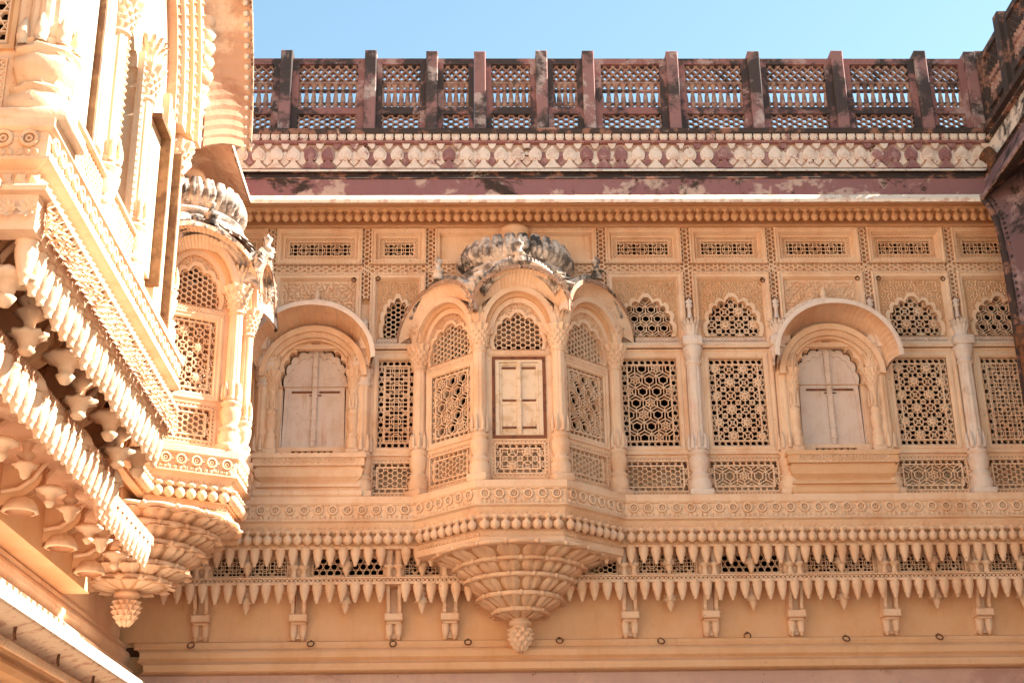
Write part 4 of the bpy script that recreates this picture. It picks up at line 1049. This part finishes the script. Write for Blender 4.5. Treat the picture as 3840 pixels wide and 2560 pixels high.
mb = MB(); mb.box(3.02, 3.30, -.02, .06, 6.06, 8.1); mb.box(3.08, 3.24, .06, .075, 6.15, 8.0, .01); part('pilaster', mb, 'cream', WING, NB)
mb = MB(); mb.box(3.34, 3.38, 0, .12, 6.1, 7.7); part('door_frame', mb, 'brown2', WING, NB)
# arch rings over near-bay opening and the great curved eave
for (a, b, a2, b2, w1, m_) in ((1.95, 2.30, 1.82, 2.14, .20, 'cream'), (1.82, 2.14, 1.68, 2.0, .16, 'ochre'), (1.68, 2.0, 1.52, 1.82, .12, 'cream'), (1.52, 1.82, 1.38, 1.66, .08, 'brownunder')):
    mb = MB(); mb.prism(smooth_arch(1.75, 7.95, a, b, 40)+smooth_arch(1.75, 7.95, a2, b2, 40)[::-1], 0, w1)
    for i in range(60):
        an = pi*(i+.5)/60; mb.leaf((1.75-(a2+.06)*cos(an), 7.95+(b2+.06)*sin(an)), pi/2-an, .08, .05, w1, .03)
    part('arch_band', mb, m_, WING, NB)
canopy(WING, (-1.98, -8.9), (-2.06, -4.42), (-2.45, -8.75), (-2.45, -4.62), 8.05, 2.1, 8.12, 2.1, th=.05, m_under='brownunder', N=70)
# beads along the lip of the great eave
mb = MB()
for i in range(70):
    c = cos(pi*(i+.5)/70); t = (1-c)/2; z = 8.10+2.1*max(0, 1-abs(c)**2.1)**.5
    y = -8.9*(1-t)-4.42*t; x = -1.98*(1-t)-2.06*t
    mb.lathe([(0, z+.03), (.026, z+.015), (.03, z), (.02, z-.025), (0, z-.03)], 6, cu=x-.055, cw=-y)
part('bead_row', mb, 'pale', WING, I4, True)
# inner second eave leaf panel with a string of buds
for i in range(7):
    put('lotus_bud', BUD, WING, at(I4, -2.45, 4.86, 8.66+i*.15) @ Matrix.Scale(1.7, 4))
mb = MB(); mb.lathe([(.02, 8.62), (.06, 8.56), (.09, 8.50), (.05, 8.46), (.08, 8.42), (.10, 8.36), (.05, 8.30), (.07, 8.26), (.03, 8.20), (0, 8.16)], 14, cu=-2.48, cw=4.84, mod=lambda a, z, k: 1+.12*cos(5*a)); part('pendant', mb, 'cream', WING, I4, True)
mb = MB(); mb.lathe([(.03, 8.10), (.07, 8.0), (.12, 7.92), (.07, 7.86), (.09, 7.78), (.11, 7.70), (.05, 7.62), (.07, 7.56), (.03, 7.48), (0, 7.42)], 14, cu=-2.60, cw=4.88, mod=lambda a, z, k: 1+.15*cos(5*a)); part('pendant', mb, 'cream', WING, I4, True)
# hidden strip between near bay and oriel: dotted strip
mb = MB(); bars(mb, pat_star(rect(-3.9, -2.7, 6.0, 9.4), .12), .03, .0, .04); part('lattice_strip', mb, 'cream', WING, FR(-3.30, 0, pi/2))

# stacked corbel tiers below the near bay: ledge, buds, flower row, pendants, brackets
fl = MB()
for k in range(8):
    a = 2*pi*k/8; c, s_ = cos(a), sin(a)
    fl.add([(0, -.02, 0), (.035*c-.018*s_, -.03, .035*s_+.018*c), (.062*c, -.065, .062*s_), (.035*c+.018*s_, -.03, .035*s_-.018*c)], [(0, 1, 2), (0, 2, 3)])
FLB = fl.mesh('flower', M['cream'])
for dz, of in ((5.445, 0), (5.385, .045), (5.32, 0)):
    row(WING, FLB, 'flower', (-2.515, -8.55+of), (-2.515, -4.75+of), .10, dz, .02, .3)
row(WING, FLB, 'flower', (-4.2, -8.585), (-2.5, -8.585), .11, 5.38)
dm_ = MB(); dm_.add([(-.035, 0, -.04), (.035, 0, -.04), (.035, 0, .04), (-.035, 0, .04), (0, -.045, .015)], [(0, 1, 4), (1, 2, 4), (2, 3, 4), (3, 0, 4)]); DM = dm_.mesh('dentil', M['cream'])
row(WING, DM, 'dentil', (-2.54, -8.55), (-2.54, -4.75), .085, 5.595, .02); row(WING, DM, 'dentil', (-4.2, -8.56), (-2.5, -8.56), .085, 5.595, .02)
mb = MB()
for i in range(40): mb.lathe([(0, 0.0), (.03, -.01), (.045, -.05), (.02, -.075), (0, -.09)], 6, cu=-2.58, cw=8.5-i*.095) if False else None
# pendants of two tiers
mb = MB(); mb.box(-14, -4.6, -1.3, -.05, 5.50, 5.54); part('soffit', mb, 'ochre', WING, FR(-2.66, 0, pi/2))
mb = MB(); mb.box(-4.8, -1.0, -.7, -.05, 5.50, 5.54); part('soffit', mb, 'ochre', WING, FR(-3.25, 0, pi/2))
def pend_line(parent, x, y0, y1, z, pitch, sc):
    n = int((y1-y0)/pitch)
    for i in range(n): put('pendant', PEND, parent, FR(x, y0+(i+.5)*(y1-y0)/n, pi/2) @ Matrix.Translation((0, 0, z)) @ Matrix.Diagonal((sc, sc, sc*random.uniform(1.0, 1.12), 1)))
pend_line(WING, -2.60, -8.5, -4.78, 5.27, .165, 1.2)
mb = MB(); mb.box(-8.9, -4.72, -.9, .28, 4.86, 4.945); mb.box(-4.72, -2.75, -.5, .14, 4.86, 4.945); bars(mb, pat_cross(rect(-8.9, -4.72, 4.87, 4.935), .035), .014, .28, .292)
part('pierced_band', mb, 'brownunder', WING, FR(-3.17, 0, pi/2))
pend_line(WING, -2.93, -8.9, -4.75, 4.86, .165, 1.15)
pend_line(WING, -3.08, -4.65, -2.8, 4.86, .165, 1.0)
mb = MB(); mb.box(-14, -.2, -.6, 0, 0, 5.30); part('wall', mb, 'cream', WING, FR(-3.90, 0, pi/2))
mb = MB(); mb.box(-14, -.98, -.4, .0, 4.90, 5.56); part('mezzanine_wall', mb, 'ochre', WING, FR(-3.40, 0, pi/2))
mb = MB(); bars(mb, pat_star(rect(-8.9, -2.7, 4.96, 5.42), .08), .018, .0, .03); part('grille', mb, 'brownunder', WING, FR(-3.40, 0, pi/2))
mb = MB(); mb.box(-14, -2.6, -.4, .0, 4.45, 4.98); part('corbel_wall', mb, 'ochre', WING, FR(-3.62, 0, pi/2))
# elephant-trunk brackets: scroll + body + flower pendant
def trunk_bracket(y, x0, z0, s_):
    fr = FR(x0, y, pi/2)
    def sc(v): return [(a*s_, b*s_, c*s_) for a, b, c in v]
    M4 = fr @ Matrix.Translation((0, 0, z0))
    pr = [(-.02, -.10), (-.02, .46), (.58, .46), (.60, .41), (.50, .39), (.42, .35), (.385, .28), (.40, .20), (.37, .11), (.30, .05), (.20, -.02), (.12, -.10)]
    mb = MB(); n_ = len(pr); hw = .085
    for q0, q1 in ((-hw, -hw*.52), (-hw*.5, hw*.5), (hw*.52, hw)):
        g = .018 if abs(q0+q1) > .01 else 0
        vs = [(u_*s_, -(w_+g)*s_, z_*s_) for u_ in (q0, q1) for w_, z_ in pr]
        mb.add(vs, [(i, (i+1) % n_, n_+(i+1) % n_, n_+i) for i in range(n_)]+[tuple(range(n_)), tuple(range(n_, 2*n_))])
    for e_ in (-1, 1):
        for rr, tt in ((.10, .102), (.068, .116), (.035, .130)):
            c_ = [(e_*(hw+(tt-.10))*s_, -(.235+rr*cos(2*pi*i/16))*s_, (.215+rr*sin(2*pi*i/16))*s_) for i in range(16)]
            c0 = [(e_*(.9-rr)*hw*s_, y_, z_) for _, y_, z_ in c_]
            mb.add(c0+c_, [(i, (i+1) % 16, 16+(i+1) % 16, 16+i) for i in range(16)]+[tuple(range(16, 32))])
    b = part('bracket', mb, 'ochre', WING, M4)
    mb = MB()
    for k in range(7):
        w_ = .30+.045*k; z_ = .345+.012*k
        mb.tube(sc([(-.095, -w_, z_+.06), (-.07, -w_-.02, z_+.02), (.07, -w_-.02, z_+.02), (.095, -w_, z_+.06)]), .020*s_, 5)
    for e_ in (-1, 1):
        mb.tube(sc([(e_*.13, -.02, .03), (e_*.13, -.20, .06), (e_*.125, -.34, .16), (e_*.12, -.42, .29), (e_*.12, -.52, .40)]), [.025*s_, .03*s_, .03*s_, .026*s_, .026*s_], 6)
    part('scroll', mb, 'cream', b, M4, True)
    mb = MB(); z = .02
    # draped leaf skirt
    mb.lathe([(s_*.05, s_*.0), (s_*.13, s_*-.03), (s_*.17, s_*-.10), (s_*.19, s_*-.16), (s_*.15, s_*-.17)], 18, cw=.20*s_, mod=lambda a, z, k: 1+(.08*abs(sin(4.5*a)) if k > 1 else 0)); part('leaf_skirt', mb, 'cream', b, M4, True)
    mb = MB(); cz = s_*.06; cw = .50*s_
    mb.lathe([(0, cz+.07*s_), (s_*.10, cz+.055*s_), (s_*.145, cz+.02*s_), (s_*.15, cz), (s_*.10, cz-.02*s_), (s_*.06, cz-.05*s_), (s_*.045, cz-.10*s_), (s_*.065, cz-.115*s_), (s_*.05, cz-.14*s_), (s_*.03, cz-.17*s_), (0, cz-.18*s_)], 20, cw=cw, mod=lambda a, z, k: 1+(.16*abs(sin(5*a)) if k in (1, 2, 3) else 0)); part('flower_pendant', mb, 'cream', b, M4, True)
for y in (-8.3, -7.0, -5.78, -4.85): trunk_bracket(y, -3.22, 5.02, .98)
for y in (-8.9, -7.7, -6.5, -5.3, -4.15, -3.2): trunk_bracket(y, -3.62, 4.62, .72)
for y in (-7.68, -6.45, -5.28):
    mb = MB(); mb.lathe([(.02, 5.30), (.07, 5.28), (.05, 5.25), (.09, 5.20), (.05, 5.16), (.10, 5.12), (.04, 5.07), (.03, 5.01), (.115, 4.995), (.12, 4.975), (.07, 4.955), (.045, 4.90), (.055, 4.88), (.035, 4.855), (0, 4.85)], 18, mod=lambda a, z, k: 1+(.12*cos(9*a) if k in (3, 5, 8, 9) else 0))
    part('pendant', mb, 'cream', WING, FR(-2.78, y, 0), True)
for y in (-7.1, -5.9, -4.7, -3.65):
    mb = MB(); mb.lathe([(.02, 4.90), (.05, 4.86), (.03, 4.80), (.07, 4.76), (.025, 4.72), (.09, 4.70), (.09, 4.685), (.05, 4.66), (.03, 4.60), (0, 4.58)], 14, mod=lambda a, z, k: 1+(.12*cos(7*a) if k in (5, 6) else 0)); part('pendant', mb, 'cream', WING, FR(-3.28, y, 0), True)
# lower wing corbels: tapering legs with pendants between, ledge, chajja with hooks
for y in (-3.75, -2.85): bracket(WING, FR(-3.90, 0, pi/2), y)
for i in range(16): put('pendant', PEND, WING, FR(-3.82, -5.6+i*.2, pi/2) @ Matrix.Translation((0, 0, 4.80)) @ Matrix.Scale(1.2, 4))
bracket(BACK, B0, -3.05)
mb = MB(); mb.sweep(LOWP, [(-.54, 4.455), (-.50, 4.43), (-.49, 4.395), (-.52, 4.36), (-.46, 4.34), (-.44, 4.30), (-.44, 4.25), (-.47, 4.20), (-.44, 4.17), (-.37, 4.12), (-.37, 4.05), (-.53, 4.03)], 0, 1); part('ledge', mb, 'cream', WING)
# sunlit sloping stone eave at the bottom left
mb = MB(); mb.sweep([(-3.9, -14), (-3.9, -.13)], [(0, 3.98), (.30, 3.90), (.58, 3.815), (.60, 3.80), (.60, 3.70), (.58, 3.685), (.45, 3.66), (.30, 3.60), (.0, 3.45)]); fe = part('stone_eave', mb, 'lip', WING)
mb = MB(); mb.sweep([(-3.9, -14), (-3.9, -.13)], [(.30, 3.595), (.34, 3.56), (.30, 3.52), (.25, 3.50), (.27, 3.46), (.22, 3.42), (.0, 3.40)]); part('moulding', mb, 'ochre', WING)
mb = MB()
for i in range(110):
    y = -8+i*.07; mb.lathe([(0, 3.60), (.03, 3.585), (.035, 3.56), (.02, 3.53), (0, 3.52)], 6, cu=-3.55, cw=-y)
part('leaf_edge', mb, 'cream', WING, I4, True)

# ------------------------------------------------------------------ right wing
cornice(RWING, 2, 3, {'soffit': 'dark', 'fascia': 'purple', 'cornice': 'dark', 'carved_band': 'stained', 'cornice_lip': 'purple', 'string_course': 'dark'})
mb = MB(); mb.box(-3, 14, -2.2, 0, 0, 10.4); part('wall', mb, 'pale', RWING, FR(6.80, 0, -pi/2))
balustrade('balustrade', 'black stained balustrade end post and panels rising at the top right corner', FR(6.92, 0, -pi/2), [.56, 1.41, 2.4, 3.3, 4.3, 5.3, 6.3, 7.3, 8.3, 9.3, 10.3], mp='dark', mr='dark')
EC = [(5.975, -.93, 9.45), (6.0, -1.06, 9.28), (6.03, -1.15, 9.02), (6.04, -1.20, 8.70), (6.04, -1.23, 8.3), (6.03, -1.26, 7.9), (6.01, -1.29, 7.4), (6.0, -1.31, 7.0), (6.0, -1.32, 6.7)]
mb = MB(); vs = []; NV = 8
for i, (x, y, z) in enumerate(EC):
    k = i/(len(EC)-1)
    for j in range(NV+1):
        t = j/NV; dip = -.22*sin(pi*t)*k
        vs.append((x+(1.1-.25*k)*t, y-(1.2+.3*k)*t+.10*sin(pi*t), z+(.30-.1*k)*sin(pi*t*.5)*(1-k)+dip*.3))
mb.add(vs, [(i*(NV+1)+j, i*(NV+1)+j+1, (i+1)*(NV+1)+j+1, (i+1)*(NV+1)+j) for i in range(len(EC)-1) for j in range(NV)])
ev = part('eave', mb, 'purple', RWING, smooth=True)
mb = MB(); mb.tube(EC, [.03]+[.04]*3+[.05]*5, 7); part('eave_edge', mb, 'dark', ev, smooth=True)
mb = MB()
for i in range(34):
    f = i/33*(len(EC)-2)+.5; k = int(f); q = f-k; a_, b_ = Vector(EC[k]), Vector(EC[min(k+1, len(EC)-1)]); c_ = a_.lerp(b_, q)
    mb.lathe([(0, c_.z+.03), (.022, c_.z+.01), (.024, c_.z-.01), (0, c_.z-.03)], 6, cu=c_.x+.06, cw=-(c_.y-.05))
part('bead_row', mb, 'dark', ev, kind='stuff')
T = thing('drainpipe', 'rusty elbowed drainpipe under the balustrade at the top right corner', 'pipe', (6.3, -1.0, 9.9))
mb = MB(); mb.tube([(6.10, -.95, 10.02), (6.16, -.99, 9.93), (6.20, -1.0, 9.80)], [.10, .085, .08], 12); part('hopper', mb, 'rust', T, smooth=True)
mb = MB(); mb.tube([(6.18, -1.0, 9.84), (6.19, -1.02, 9.62), (6.20, -1.03, 9.55)], [.10, .095, .10], 12); part('collar', mb, 'rust', T, smooth=True)
mb = MB(); mb.tube([(6.25, -1.05, 9.88), (6.36, -1.1, 9.90), (6.5, -1.15, 9.84), (6.62, -1.2, 9.70), (6.8, -1.2, 9.62)], .055, 10); part('pipe', mb, 'pipe', T, smooth=True)
T = thing('drainpipe', 'grey vertical downpipe with a thick joint collar at the right edge', 'pipe', (5.95, -1.4, 5))
mb = MB(); mb.tube([(5.98, -1.5, 7.55), (5.98, -1.5, 4.0)], .06, 12); part('pipe', mb, 'pipe', T, smooth=True)
mb = MB(); mb.tube([(5.98, -1.5, 7.50), (5.98, -1.5, 7.47), (5.98, -1.5, 7.33), (5.98, -1.5, 7.30)], [.07, .09, .085, .07], 12); part('collar', mb, 'rust', T, smooth=True)

# ------------------------------------------------------------------ iron rings and hooks
def P(px, py, w_):
    d = Fw*5395+R2*(px-1920)-U2*(py-1280); t = (-w_-CAM.y)/d.y; return CAM+d*t
def iron_ring(loc, label, r=.042, tilt=0., rz=0., group='iron rings fixed to the palace walls'):
    T = thing('iron_ring', label, 'iron ring', loc, rz, group)
    mb = MB(); mb.tube([(r*cos(a), -.03-tilt*(.5-.5*sin(a))*r*2, -r+r*sin(a)) for a in [2*pi*i/16 for i in range(16)]], .0075, 6, True); part('ring', mb, 'rust', T, WM[T], True)
    mb = MB(); mb.tube([(0, .03, 0), (0, -.03, .004), (0, -.045, -.008)], .010, 6); part('staple', mb, 'rust', T, WM[T], True)
R1 = [((1369, 552), 'on the carved roof band above the left shuttered balcony window'), ((1976, 562), 'on the carved roof band straight above the central dome'),
      ((2578, 560), 'on the carved roof band right of the central dome'), ((3274, 552), 'on the carved roof band near its right end')]
for (x, y), t in R1:
    p = P(x, y, .66); iron_ring(p, 'iron ring hanging '+t, .05)
R3 = [((721, 2410), 'just right of the corner oriel finial'), ((1168, 2404), 'between the first two wall brackets right of the corner'), ((1475, 2404), 'under the mezzanine pendant left of the central bowls'),
      ((1755, 2398), 'left of the central oriel finial'), ((2097, 2392), 'right of the central oriel finial'), ((2476, 2394), 'between the two brackets right of the central bowls'),
      ((2800, 2372), 'standing free of the wall, roundest'), ((3167, 2384), 'second from the right edge'), ((3515, 2378), 'nearest the right edge')]
for k, ((x, y), t) in enumerate(R3):
    p = P(x, y, .06); iron_ring(p, 'small ring over the lower ledge, '+t, .036, 0 if k == 6 else 1.1)
R4 = [((1328, 1046), 'right corner of the recess above the left balcony window'), ((1418, 1042), 'left corner of the recess over the narrow arched screen'), ((2857, 1047), 'right corner of the recess over the flowered arched screen'),
      ((3212, 1040), 'right corner of the recess above the right balcony window'), ((3291, 1040), 'left corner over the arched screen past the right balcony'), ((3532, 1042), 'right corner over the arched screen past the right balcony')]
for (x, y), t in R4:
    p = P(x, y, .26); iron_ring(p, 'tiny iron ring at the '+t, .024)
for (x, y, z), t in (((-3.45, -5.16, 3.72), 'nearest the left edge'), ((-3.45, -3.97, 3.72), 'middle one of three'), ((-3.45, -2.82, 3.72), 'farthest one, by the bottom edge')):
    T = thing('iron_hook', 'rusty iron hook hanging under the sunlit stone eave, '+t, 'hook', (x, y, z), 0, 'hooks under the bottom left eave')
    mb = MB(); mb.tube([(0, 0, .05), (0, 0, -.03)], .022, 8); mb.tube([(0, 0, -.03), (.0, -.02, -.09), (.0, -.02, -.13), (0, .01, -.15)], .013, 6); part('hook', mb, 'rust', T, WM[T], True)
